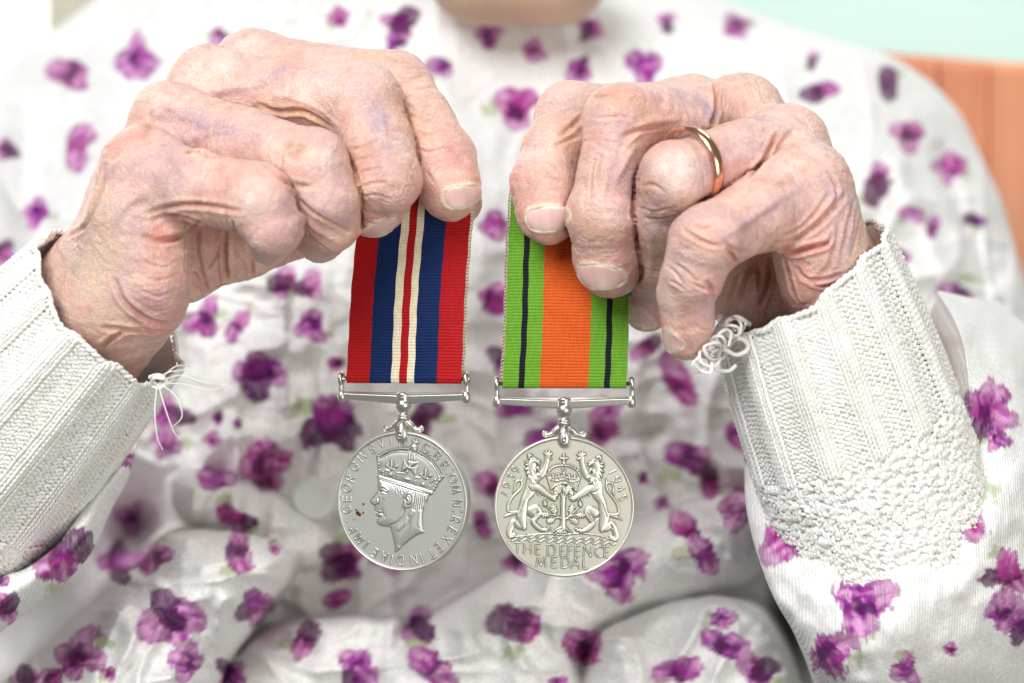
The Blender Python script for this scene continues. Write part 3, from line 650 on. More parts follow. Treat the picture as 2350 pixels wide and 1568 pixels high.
def detail_hand(V, F, ct, sx, ST, CO, JW, cv, nails, seed):
    S = Sculpt(V, F)
    # loose skin
    S.disp += .42*fbm(S.V, 9.0, seed, 2) + .16*fbm(S.V, 3.2, seed+5, 2)
    S.disp -= 1.3*ct + .8*ct**3
    for st in ST: S.stroke([cv(p) for p in st[0]], st[1]*(.82 if st[2] < 0 else 1), st[2]*1.4, rim=st[3])
    fine = np.zeros(len(S.V))
    for (c, dr, reach, amp, wl) in JW:
        q = S.pick(*cv(c)); dd = np.linalg.norm(S.V-q, axis=1); ids = np.flatnonzero(dd < reach)
        ax = np.array([dr[0], 0, -dr[1]]); ax /= np.linalg.norm(ax); v = S.V[ids]-q
        ph = (v@ax)/wl + 1.3*noise(S.V[ids], 5.0, seed+31) + .5*noise(S.V[ids], 1.8, seed+37)
        wv = -np.abs(np.sin(np.pi*ph))**.35
        brk = sstep(-.35, .25, noise(S.V[ids]*np.array([1, 1, 1]), 2.6, seed+41))
        fall = np.clip(1-(dd[ids]/reach)**2, 0, 1)
        S.disp[ids] += -1.9*amp*fall*brk*(np.exp(-(np.sin(np.pi*ph)/.32)**2)-.3)
    # crosshatch of fine lines everywhere
    S.disp += .075*(np.abs(noise(S.V*np.array([1.6, 1, .6]), 1.3, seed+51)) - .3) + .06*(np.abs(noise(S.V*np.array([.6, 1, 1.6]), 1.3, seed+57))-.3)
    # creases that run across each finger and across the back of the hand
    q1 = np.stack([sx/1.5+.6*noise(S.V, 4.0, seed+81), S.V[:, 0]/7, S.V[:, 2]/7], 1); q2 = np.stack([sx/2.6+.8*noise(S.V, 6.0, seed+83)+9, S.V[:, 0]/9, S.V[:, 2]/9+S.V[:, 1]/9], 1)
    tr1 = np.clip(1-np.abs(noise(q1, 1.0, seed+85))*2.2, 0, 1)**2; tr2 = np.clip(1-np.abs(noise(q2, 1.0, seed+87))*2.6, 0, 1)**2
    mk_ = sstep(-.25, .35, noise(S.V, 8.0, seed+89)); trn = (.6*tr1+.7*tr2)*(.35+.65*mk_); S.disp -= .30*trn
    S.apply()
    col = np.empty((len(S.V), 3)); col[:] = (.80, .54, .445)
    n1 = fbm(S.V, 7.0, seed+61, 3); n2 = fbm(S.V, 2.6, seed+67, 3); n3 = fbm(S.V, 12.0, seed+71, 2)
    def mixc(c, k):
        k = np.clip(k, 0, 1)[:, None]; return col*(1-k)+np.array(c)*k
    col = mixc(RED, .58*sstep(.0, .5, n1)); col = mixc(PUR, .36*sstep(.03, .45, -n1)); col = mixc(PAL, .30*sstep(.1, .6, n3)); col = mixc((.70, .40, .36), .5*sstep(.05, .5, n2))
    col = mixc((.56, .28, .21), .40*trn)
    for st in ST:
        if st[2] < -.25: col = mixc((.56, .25, .17), min(.75, .42-.4*st[2])*S.mask([cv(p) for p in st[0]], st[1]*.9, True))
    col = mixc((.34, .12, .075), .9*ct**1.3)  # shadow of the gaps between touching fingers, painted into the skin colour
    for pts, wd, c, k in CO:
        m = S.mask([cv(p) for p in pts], wd*(.95 if c in (PUR, BLU) else 1.)); col = mixc(c, 1.25*k*m*np.clip(.75+1.1*n2, 0, 2))
    # faint mottle over all the skin; folds above are reddened (blood)
    col = np.clip(col*(1+.05*n2[:, None]), 0, 1)
    return S, col
skin, nt, b = mat_new('skin')
ca = N(nt, 'ShaderNodeVertexColor', layer_name='Col')
tc = N(nt, 'ShaderNodeTexCoord')
nz = N(nt, 'ShaderNodeTexNoise', Scale=900.0, Detail=5.0, Roughness=.65); L(nt, tc.outputs['Object'], nz.inputs['Vector'])
ramp = N(nt, 'ShaderNodeMapRange'); L(nt, nz.outputs['Fac'], ramp.inputs['Value']); ramp.inputs['To Min'].default_value = .74; ramp.inputs['To Max'].default_value = 1.2
mul = N(nt, 'ShaderNodeMix', data_type='RGBA', blend_type='MULTIPLY'); mul.inputs['Factor'].default_value = 1
L(nt, ca.outputs['Color'], mul.inputs['A']); L(nt, ramp.outputs[0], mul.inputs['B'])

vo = N(nt, 'ShaderNodeTexVoronoi', feature='DISTANCE_TO_EDGE', Scale=1150.0); 
dist = N(nt, 'ShaderNodeTexNoise', Scale=300.0, Detail=2.0); L(nt, tc.outputs['Object'], dist.inputs['Vector'])
mv = N(nt, 'ShaderNodeVectorMath', operation='MULTIPLY_ADD'); L(nt, dist.outputs['Color'], mv.inputs[0]); mv.inputs[1].default_value = (.0022,)*3; L(nt, tc.outputs['Object'], mv.inputs[2])
L(nt, mv.outputs[0], vo.inputs['Vector'])
cl = N(nt, 'ShaderNodeMapRange'); L(nt, vo.outputs['Distance'], cl.inputs['Value']); cl.inputs['From Max'].default_value = .22
ad = N(nt, 'ShaderNodeMath', operation='MULTIPLY_ADD'); L(nt, nz.outputs['Fac'], ad.inputs[0]); ad.inputs[1].default_value = .9; L(nt, cl.outputs[0], ad.inputs[2])
bp = N(nt, 'ShaderNodeBump', Strength=.55, Distance=.00014); L(nt, ad.outputs[0], bp.inputs['Height']); 
vo2 = N(nt, 'ShaderNodeTexVoronoi', feature='DISTANCE_TO_EDGE', Scale=640.0); mp2 = N(nt, 'ShaderNodeMapping'); mp2.inputs['Rotation'].default_value = (.4, .5, .6); mp2.inputs['Scale'].default_value = (1, 1, .55)
mv2 = N(nt, 'ShaderNodeVectorMath', operation='MULTIPLY_ADD'); L(nt, dist.outputs['Color'], mv2.inputs[0]); mv2.inputs[1].default_value = (.005,)*3; L(nt, tc.outputs['Object'], mv2.inputs[2]); L(nt, mv2.outputs[0], mp2.inputs['Vector']); L(nt, mp2.outputs[0], vo2.inputs['Vector'])
cl2 = N(nt, 'ShaderNodeMapRange'); L(nt, vo2.outputs['Distance'], cl2.inputs['Value']); cl2.inputs['From Max'].default_value = .10
msk = N(nt, 'ShaderNodeTexNoise', Scale=70.0, Detail=1.0); L(nt, tc.outputs['Object'], msk.inputs['Vector'])
mr3 = N(nt, 'ShaderNodeMapRange'); L(nt, msk.outputs['Fac'], mr3.inputs['Value']); mr3.inputs['From Min'].default_value = .42; mr3.inputs['From Max'].default_value = .62; mr3.inputs['To Max'].default_value = .34
bp2 = N(nt, 'ShaderNodeBump', Distance=.00022); L(nt, mr3.outputs[0], bp2.inputs['Strength']); L(nt, cl2.outputs[0], bp2.inputs['Height']); L(nt, bp.outputs[0], bp2.inputs['Normal']); L(nt, bp2.outputs[0], b.inputs['Normal'])
b.inputs['Roughness'].default_value = .40; b.inputs['Specular IOR Level'].default_value = .42
b.inputs['Subsurface Weight'].default_value = .22; b.inputs['Subsurface Radius'].default_value = (1.0, .38, .2); b.inputs['Subsurface Scale'].default_value = .0014

ln = N(nt, 'ShaderNodeMapRange'); L(nt, vo.outputs['Distance'], ln.inputs['Value']); ln.inputs['From Max'].default_value = .16; ln.inputs['To Min'].default_value = .92; ln.inputs['To Max'].default_value = 1.03
mul2 = N(nt, 'ShaderNodeMix', data_type='RGBA', blend_type='MULTIPLY'); mul2.inputs['Factor'].default_value = 1
L(nt, mul.outputs['Result'], mul2.inputs['A']); L(nt, ln.outputs[0], mul2.inputs['B']); L(nt, mul2.outputs['Result'], b.inputs['Base Color'])
# ------------------------------------------------------------------ nails: (corner points in the crop, order: cuticle left, cuticle right, tip right, tip left)
NAILA = [((1838,748),(1986,724),(1992,800),(1862,834)), ((1478,920),(1625,866),(1592,946),(1486,956))]
NAILB = [((163,752),(357,742),(352,850),(186,866)), ((428,1032),(645,1066),(640,1148),(462,1156)), ((696,1238),(800,1312),(806,1362),(700,1336)), ((858,1366),(948,1418),(954,1466),(866,1476))]
nail_m, nt, b = mat_new('fingernail'); ca = N(nt, 'ShaderNodeVertexColor', layer_name='Col'); L(nt, ca.outputs['Color'], b.inputs['Base Color'])
b.inputs['Roughness'].default_value = .2; b.inputs['Subsurface Weight'].default_value = .3; b.inputs['Subsurface Scale'].default_value = .001; b.inputs['Subsurface Radius'].default_value = (1, .5, .4); b.inputs['Coat Weight'].default_value = .0
def nail_grid(q, n=25):
    q = np.array(q, float); u, v = np.meshgrid(np.linspace(-1, 1, n), np.linspace(-1, 1, n), indexing='ij')
    uu = u*np.sqrt(np.clip(1-.42*v**2, 0, 1)); vv = v*np.sqrt(np.clip(1-.42*u**2, 0, 1))
    uu, vv = uu/.80*.5+.5, vv/.80*.5+.5
    p = (1-uu)[..., None]*(1-vv)[..., None]*q[0]+uu[..., None]*(1-vv)[..., None]*q[1]+uu[..., None]*vv[..., None]*q[2]+(1-uu)[..., None]*vv[..., None]*q[3]
    return u, v, p
def make_nails(S, nails, cv, parent, defer):
    for q in nails:
        q = [cv(p) for p in q]; u, v, p = nail_grid(q); n = u.shape[0]
        d = np.array([[S.pick(*pp)[1] for pp in row] for row in p])
        Amat = np.stack([np.ones(n*n), u.ravel(), v.ravel(), u.ravel()**2, v.ravel()**2, (u*v).ravel()], 1)
        med = np.median(d); ok = np.abs(d.ravel()-med) < 4.0
        co = np.linalg.lstsq(Amat[ok], d.ravel()[ok], rcond=None)[0]; fit = (Amat@co).reshape(n, n)
        edge = np.maximum(np.abs(u), np.abs(v))
        fit = fit - .34 + .55*edge**10 + .25*u**2
        top = P(p[..., 0], p[..., 1], fit); ridge = .012*np.sin(u*17+1.3)
        top[..., 1] += ridge
        bot = P(p[..., 0], p[..., 1], fit+.7)
        c = np.empty((n, n, 3)); c[:] = (.78, .53, .48); k = sstep(.55, .95, v)[..., None]; c = c*(1-k)+np.array((.80, .72, .58))*k
        k = sstep(-.55, -.95, v)[..., None]*.5; c = c*(1-k)+np.array((.82, .72, .66))*k
        c = c*(1+.03*np.sin(u*11+2)[..., None]+.02*np.sin(u*23)[..., None])
        V = np.vstack([top.reshape(-1, 3), bot.reshape(-1, 3)]); F = grid_faces(n, n); rimi = np.r_[np.arange(n)*n, (n-1)*n+np.arange(1, n), ((n-2)-np.arange(n-1))*n+n-1, (n-2)-np.arange(n-2)]
        nn = len(rimi); side = np.stack([rimi, np.roll(rimi, -1), np.roll(rimi, -1)+n*n, rimi+n*n], 1)
        defer.append((V, np.vstack([F, side]), np.vstack([c.reshape(-1, 3)]*2)))
def nail_folds(S, nails, cv):
    masks = []
    for q in nails:
        q = np.array([cv(p) for p in q]); u, v, p = nail_grid(q, 25); n = 25
        rim = np.vstack([p[0], p[:, -1], p[::-1][0][::-1] if False else p[-1][::-1], p[::-1, 0]])
        pts3 = np.array([S.pick(*r) for r in rim]); ids = S.near(pts3, 2.5)
        d, t = poly_dist(S.V[ids], pts3); S.disp[ids] += .34*np.exp(-((d)/.55)**2)
        cen = np.array([S.pick(*p[12, 12])]); ids2 = S.near(pts3, .5)
        masks.append((pts3, ids, d))
    return masks
import time
def make_body():
    Vs = []; Fs = []; Cs = []; off = 0; nl = []
    for H, ST, CO, JW, cv, sd, NL in ((HA, STA, COA, JWA, cA, 3, NAILA), (HB, STB, COB, JWB, cB, 9, NAILB)):
        V, F, ct, sx = build_hand(H, HSTEP); S, col = detail_hand(V, F, ct, sx, ST, CO, JW, cv, NL, sd)
        make_nails(S, NL, cv, None, nl)
        mk = nail_folds(S, NL, cv); S.apply()
        for pts3, ids, d in mk:
            k = (np.exp(-(d/.5)**2)*.95*(.8+.6*np.clip(noise(S.V[ids], .9, 4)+.4, 0, 1)))[:, None]; col[ids] = col[ids]*(1-k)+np.array((.86, .74, .52))*k
            k = (np.exp(-((d-1.6)/1.0)**2)*.3)[:, None]; col[ids] = col[ids]*(1-k)+np.array((.74, .36, .30))*k
        Vs.append(S.V); Fs.append(F+off); Cs.append(col); off += len(S.V)
    # neck, trunk and arms under the clothes
    HT = dict(palm=[[(1100,-62,152,124),(1280,-62,152,124)], [(1190,-40,190,170),(1190,250,330,420),(1190,900,380,500)], [(1190,350,370,260),(420,520,370,220),(-100,1200,300,160)], [(-100,1200,300,160),(-80,1050,62,120)], [(1190,350,370,260),(1750,560,370,220),(2100,1250,300,160)], [(2100,1250,300,160),(2010,1010,44,110)]], fingers=[], box=None)
    f = make_sdf(HT); V, F = polygonize(f, (-260, 20, -170), (260, 480, 140), 4.0); V = relax(V, F, 2)
    if (V[F[:, 0]]*np.cross(V[F[:, 1]], V[F[:, 2]])).sum() < 0: F = F[:, ::-1]
    col = np.empty((len(V), 3)); col[:] = (.60, .40, .28); col *= (1+.15*fbm(V, 14., 3, 2))[:, None]
    Vs.append(V); Fs.append(F+off); Cs.append(col)
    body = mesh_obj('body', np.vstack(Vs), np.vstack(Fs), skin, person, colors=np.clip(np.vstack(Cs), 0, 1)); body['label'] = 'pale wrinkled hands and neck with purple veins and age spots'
    for V, F, c in nl: mesh_obj('fingernail', V, F, nail_m, body, colors=np.clip(c, 0, 1))
HSTEP = .42
make_body()
# ------------------------------------------------------------------ ring on the finger
gold, nt, b = mat_new('gold'); b.inputs['Base Color'].default_value = (.82, .47, .30, 1); b.inputs['Metallic'].default_value = 1; b.inputs['Roughness'].default_value = .2
rc = P(1589, 384, -24.9); ra_ = np.array([-29., -22., -8.7]); ra_ /= np.linalg.norm(ra_)
ru = np.cross(ra_, [0, 0, 1.]); ru /= np.linalg.norm(ru); rw = np.cross(ra_, ru)
an = np.linspace(0, 2*np.pi, 97)[:-1]; sec = np.array([(-1.25, .0), (-1.3, .3), (-1.0, .72), (-.5, .95), (0, 1.02), (.5, .95), (1.0, .72), (1.3, .3), (1.25, 0), (.6, -.1), (-.6, -.1)])
R0 = 9.25
sec = sec*np.array([1.25, 1.1])
gv = rc+(R0+sec[None, :, 1])[..., None]*(np.cos(an)[:, None, None]*ru+np.sin(an)[:, None, None]*rw)+sec[None, :, 0][..., None]*ra_
o = mesh_obj('wedding_ring', gv.reshape(-1, 3)-rc, grid_faces(96, len(sec), True, True), gold, None); o.location = rc/1000
tag(o, 'plain rose gold band on the ring finger above the green ribbon', 'ring')
# ------------------------------------------------------------------ metals and ribbon materials
def silver(name, tint, rough, vc=False):
    m, nt, b = mat_new(name); tc = N(nt, 'ShaderNodeTexCoord')
    n1 = N(nt, 'ShaderNodeTexNoise', Scale=260.0, Detail=6.0, Roughness=.6); L(nt, tc.outputs['Object'], n1.inputs['Vector'])
    n2 = N(nt, 'ShaderNodeTexNoise', Scale=1600.0, Detail=3.0); L(nt, tc.outputs['Object'], n2.inputs['Vector'])
    r = N(nt, 'ShaderNodeValToRGB'); L(nt, n1.outputs['Fac'], r.inputs['Fac'])
    r.color_ramp.elements[0].position = .3; r.color_ramp.elements[0].color = (tint[0]*.92, tint[1]*.90, tint[2]*.84, 1)
    r.color_ramp.elements[1].position = .6; r.color_ramp.elements[1].color = (*tint, 1)
    if vc:
        ca = N(nt, 'ShaderNodeVertexColor', layer_name='Col'); mx = N(nt, 'ShaderNodeMix', data_type='RGBA', blend_type='MULTIPLY'); mx.inputs['Factor'].default_value = 1
        L(nt, r.outputs['Color'], mx.inputs['A']); L(nt, ca.outputs['Color'], mx.inputs['B']); L(nt, mx.outputs['Result'], b.inputs['Base Color'])
    else: L(nt, r.outputs['Color'], b.inputs['Base Color'])
    mr = N(nt, 'ShaderNodeMapRange'); L(nt, n1.outputs['Fac'], mr.inputs['Value']); mr.inputs['To Min'].default_value = rough+.08; mr.inputs['To Max'].default_value = rough-.06
    L(nt, mr.outputs[0], b.inputs['Roughness']); b.inputs['Metallic'].default_value = .85 if vc else .95
    bp = N(nt, 'ShaderNodeBump', Strength=.12, Distance=.00003); L(nt, n2.outputs['Fac'], bp.inputs['Height']); L(nt, bp.outputs[0], b.inputs['Normal'])
    return m
silver_a = silver('silver_grey', (.66, .67, .65), .44, True); silver_b = silver('silver_warm', (.68, .68, .61), .41, True); silver_h = silver('silver_fittings', (.60, .60, .56), .30)
rust, nt, b = mat_new('rust_spot'); b.inputs['Base Color'].default_value = (.22, .09, .03, 1); b.inputs['Roughness'].default_value = .8
def cloth_rib(name, col):
    m, nt, b = mat_new(name); tc = N(nt, 'ShaderNodeTexCoord'); mp = N(nt, 'ShaderNodeMapping'); mp.inputs['Scale'].default_value = (1, 1, .12)
    L(nt, tc.outputs['Object'], mp.inputs['Vector'])
    n1 = N(nt, 'ShaderNodeTexNoise', Scale=3600.0, Detail=2.0); L(nt, mp.outputs[0], n1.inputs['Vector'])
    n2 = N(nt, 'ShaderNodeTexNoise', Scale=240.0, Detail=3.0); L(nt, tc.outputs['Object'], n2.inputs['Vector'])
    ad = N(nt, 'ShaderNodeMath', operation='ADD'); L(nt, n1.outputs['Fac'], ad.inputs[0]); ad.inputs[1].default_value = .5
    mr = N(nt, 'ShaderNodeMapRange'); L(nt, ad.outputs[0], mr.inputs['Value']); mr.inputs['From Min'].default_value = .5; mr.inputs['From Max'].default_value = 1.5; mr.inputs['To Min'].default_value = .6; mr.inputs['To Max'].default_value = 1.35
    mx = N(nt, 'ShaderNodeMix', data_type='RGBA', blend_type='MULTIPLY'); mx.inputs['Factor'].default_value = 1; mx.inputs['A'].default_value = (*col, 1); L(nt, mr.outputs[0], mx.inputs['B'])
    L(nt, mx.outputs['Result'], b.inputs['Base Color']); b.inputs['Roughness'].default_value = .7; b.inputs['Specular IOR Level'].default_value = .2
    bp = N(nt, 'ShaderNodeBump', Strength=.35, Distance=.00006); L(nt, n1.outputs['Fac'], bp.inputs['Height']); L(nt, bp.outputs[0], b.inputs['Normal'])
    return m
RB = dict(red=cloth_rib('ribbon_red', (.42, .007, .010)), blue=cloth_rib('ribbon_blue', (.005, .022, .10)), cream=cloth_rib('ribbon_cream', (.82, .74, .54)), green=cloth_rib('ribbon_green', (.135, .33, .025)),
          black=cloth_rib('ribbon_black', (.008, .008, .014)), orange=cloth_rib('ribbon_orange', (.62, .10, .014)), thread=cloth_rib('edge_thread', (.80, .70, .50)))

# ------------------------------------------------------------------ stroke letters (unit height)
def arc(cx, cy, rx, ry, a0, a1, n=14):
    t = np.radians(np.linspace(a0, a1, n)); return np.stack([cx+rx*np.cos(t), cy+ry*np.sin(t)], 1).tolist()
FONT = {
 'G': (.8, [arc(.42, .5, .42, .5, 42, 318, 20)+[[.74, .42], [.55, .42]]]), 'E': (.5, [[[.5, 1], [0, 1], [0, 0], [.5, 0]], [[0, .52], [.42, .52]]]),
 'O': (.9, [arc(.45, .5, .45, .5, 0, 360, 26)]), 'R': (.55, [[[0, 0], [0, 1]], [[0, 1]]+arc(.24, .76, .26, .24, 90, -90, 9)+[[0, .52]], [[.2, .52], [.58, 0]]]),
 'I': (0., [[[0, 0], [0, 1]]]), 'V': (.7, [[[0, 1], [.35, 0], [.7, 1]]]), 'S': (.5, [arc(.25, .76, .23, .24, 40, 250, 10)+arc(.25, .25, .25, .25, 80, -140, 11)]),
 'D': (.7, [[[0, 0], [0, 1]]+arc(.2, .5, .5, .5, 90, -90, 14)+[[0, 0]]]), 'B': (.52, [[[0, 0], [0, 1]]+arc(.22, .77, .24, .23, 90, -90, 8)+[[0, .54]], [[.2, .54]]+arc(.24, .27, .28, .27, 90, -90, 9)+[[0, 0]]]),
 'M': (.9, [[[0, 0], [.12, 1], [.45, .1], [.78, 1], [.9, 0]]]), 'N': (.7, [[[0, 0], [0, 1], [.7, 0], [.7, 1]]]), 'X': (.65, [[[0, 0], [.65, 1]], [[0, 1], [.65, 0]]]),
 'T': (.62, [[[0, 1], [.62, 1]], [[.31, 1], [.31, 0]]]), 'A': (.75, [[[0, 0], [.37, 1], [.75, 0]], [[.14, .36], [.61, .36]]]), 'P': (.5, [[[0, 0], [0, 1]]+arc(.24, .75, .26, .25, 90, -90, 9)+[[0, .5]]]),
 'H': (.66, [[[0, 0], [0, 1]], [[.66, 0], [.66, 1]], [[0, .52], [.66, .52]]]), 'F': (.45, [[[.46, 1], [0, 1], [0, 0]], [[0, .53], [.38, .53]]]), 'C': (.72, [arc(.44, .5, .44, .5, 45, 315, 18)]), 'L': (.45, [[[0, 1], [0, 0], [.45, 0]]]),
 '1': (0., [[[0, 0], [0, 1]]]), '9': (.55, [arc(.27, .7, .27, .3, 0, 360, 18), [[.54, .72], [.5, .4], [.38, .15], [.18, 0]]]), '3': (.5, [[[.05, 1], [.48, 1], [.24, .62]]+arc(.22, .3, .28, .32, 80, -130, 10)]),
 '4': (.55, [[[.42, 0], [.42, 1], [0, .3], [.58, .3]]]), '5': (.5, [[[.48, 1], [.1, 1], [.06, .58]]+arc(.2, .3, .3, .3, 100, -130, 11)]), '.': (0., [[[0, 0], [0, .01]]]),
}
class Relief:
    """height field of a struck disc; shapes are given in units of a tracing (tx, ty) and become mm on the disc"""
    def __init__(s, tr, step=.1, R=17.6):
        s.tr = tr; n = int(R*2/step)+1; a = np.linspace(-R, R, n)
        s.X, s.Z = np.meshgrid(a, a, indexing='ij'); s.n = n; s.a = a; s.step = a[1]-a[0]
        s.h = np.zeros((n, n)); s.cls = np.zeros((n, n), np.int8)
    def m(s, pts): return np.array([s.tr(p) for p in pts], float)
    def box(s, q, w):
        i0, j0 = np.clip(((q.min(0)-w-s.a[0])/s.step).astype(int), 0, s.n-1); i1, j1 = np.clip(((q.max(0)+w-s.a[0])/s.step).astype(int)+2, 1, s.n)
        sl = (slice(i0, i1), slice(j0, j1)); return sl, np.stack([s.X[sl].ravel(), s.Z[sl].ravel()], 1)
    def line(s, pts, w, h, cls=0, mm=False, sp=False, add=True):
        q = np.array(pts, float) if mm else s.m(pts)
        if sp and len(q) > 2: q = spline(q, len(q)*5)
        sl, p = s.box(q, w*2.5); d, _ = poly_dist(p, q); g = (h*np.clip(1-(d/(w*1.25))**4, 0, 1)).reshape(s.h[sl].shape)
        if add: s.h[sl] += g
        else: s.h[sl] = np.where(g > 0, np.maximum(s.h[sl], g), s.h[sl])
        if cls: s.cls[sl] = np.where((d < w*1.9).reshape(s.h[sl].shape), cls, s.cls[sl])
    def poly(s, pts, h, w, cls=0, sp=True, base=0.0):
        q = s.m(pts)
        if sp: q = spline(np.vstack([q, q[:1]]), len(q)*4)[:-1]
        sl, p = s.box(q, .3); x, z = p.T; ins = np.zeros(len(p), bool); d = np.full(len(p), 1e9); k = len(q)
        for i in range(k):
            a, b2 = q[i], q[(i+1) % k]; c = (a[1] > z) != (b2[1] > z)
            ins ^= c & (x < (b2[0]-a[0])*(z-a[1])/np.where(b2[1] == a[1], 1e-9, b2[1]-a[1])+a[0])
            d = np.minimum(d, seg_dist(p, a, b2)[0])
        g = np.where(ins, base+h*np.sqrt(1-(1-np.clip(d/w, 0, 1))**2), 0).reshape(s.h[sl].shape); s.h[sl] += g
        if cls: s.cls[sl] = np.where((ins | (d < .18)).reshape(s.h[sl].shape), cls, s.cls[sl])
    def limb(s, pts, h, cls=0, sp=True):
        """chain of (x, y, r): rounded limb"""
        q = s.m([p[:2] for p in pts]); r = np.array([p[2] for p in pts])*s.unit
        if sp and len(q) > 2:
            c = spline(np.c_[q, r], len(q)*5); q, r = c[:, :2], np.maximum(c[:, 2], .05)
        sl, p = s.box(q, r.max()+.3); best = np.full(len(p), -9.0)
        for i in range(len(q)-1):
            d, t = seg_dist(p, q[i], q[i+1]); best = np.maximum(best, 1-(d/(r[i]+(r[i+1]-r[i])*t))**2)
        g = np.where(best > 0, h*np.sqrt(np.clip(best, 0, 1)), 0).reshape(s.h[sl].shape)
        s.h[sl] = np.maximum(s.h[sl], g)
        if cls: s.cls[sl] = np.where((best > -.3).reshape(s.h[sl].shape), cls, s.cls[sl])
    def dot(s, x, y, r, h, cls=0): s.limb([(x, y, r), (x+.1, y, r)], h, cls, False)
    def letter(s, ch, pos, up, size, w, h, cls, wide=1.0):
        wd, strokes = FONT[ch]; c = s.m([pos])[0]; up = np.array(up, float); up /= np.linalg.norm(up); rt = np.array([up[1], -up[0]])
        for st in strokes:
            q = np.array([c + rt*(x-wd/2)*size*wide + up*(y-.5)*size for x, y in st]); s.line(q, w, h, cls, mm=True, add=False)
    def build(s, zoff, R, mats, names, root_parent, place):
        rr = np.hypot(s.X, s.Z); keepv = rr < R
        k = keepv[:-1, :-1] & keepv[1:, :-1] & keepv[1:, 1:] & keepv[:-1, 1:]
        idx = np.arange(s.n*s.n).reshape(s.n, s.n)
        F = np.stack([idx[:-1, :-1], idx[1:, :-1], idx[1:, 1:], idx[:-1, 1:]], -1)
        h = s.h; 
        h = (h*4 + np.roll(h, 1, 0)+np.roll(h, -1, 0)+np.roll(h, 1, 1)+np.roll(h, -1, 1))/8
        V = place(np.stack([s.X, -(zoff+h), s.Z], -1).reshape(-1, 3))
        def blur(q, n):
            for _ in range(n): q = (q*2+np.roll(q, 1, 0)+np.roll(q, -1, 0)+np.roll(q, 1, 1)+np.roll(q, -1, 1))/6
            return q
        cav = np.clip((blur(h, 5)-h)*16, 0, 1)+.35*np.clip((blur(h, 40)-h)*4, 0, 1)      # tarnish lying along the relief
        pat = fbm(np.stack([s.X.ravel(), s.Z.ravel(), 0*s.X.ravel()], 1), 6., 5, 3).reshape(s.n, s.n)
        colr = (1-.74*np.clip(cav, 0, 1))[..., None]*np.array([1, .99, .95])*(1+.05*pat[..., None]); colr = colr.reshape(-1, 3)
        cf = np.maximum(np.maximum(s.cls[:-1, :-1], s.cls[1:, :-1]), np.maximum(s.cls[1:, 1:], s.cls[:-1, 1:])); out = []
        # one normal field for all pieces, so that they meet without a seam
        for ci, nm in enumerate(names):
            f = F[k & (cf == ci)]
            if not len(f): out.append(None); continue
            u, inv = np.unique(f, return_inverse=True); out.append((nm, V[u], inv.reshape(-1, 4), colr[u]))
        return out

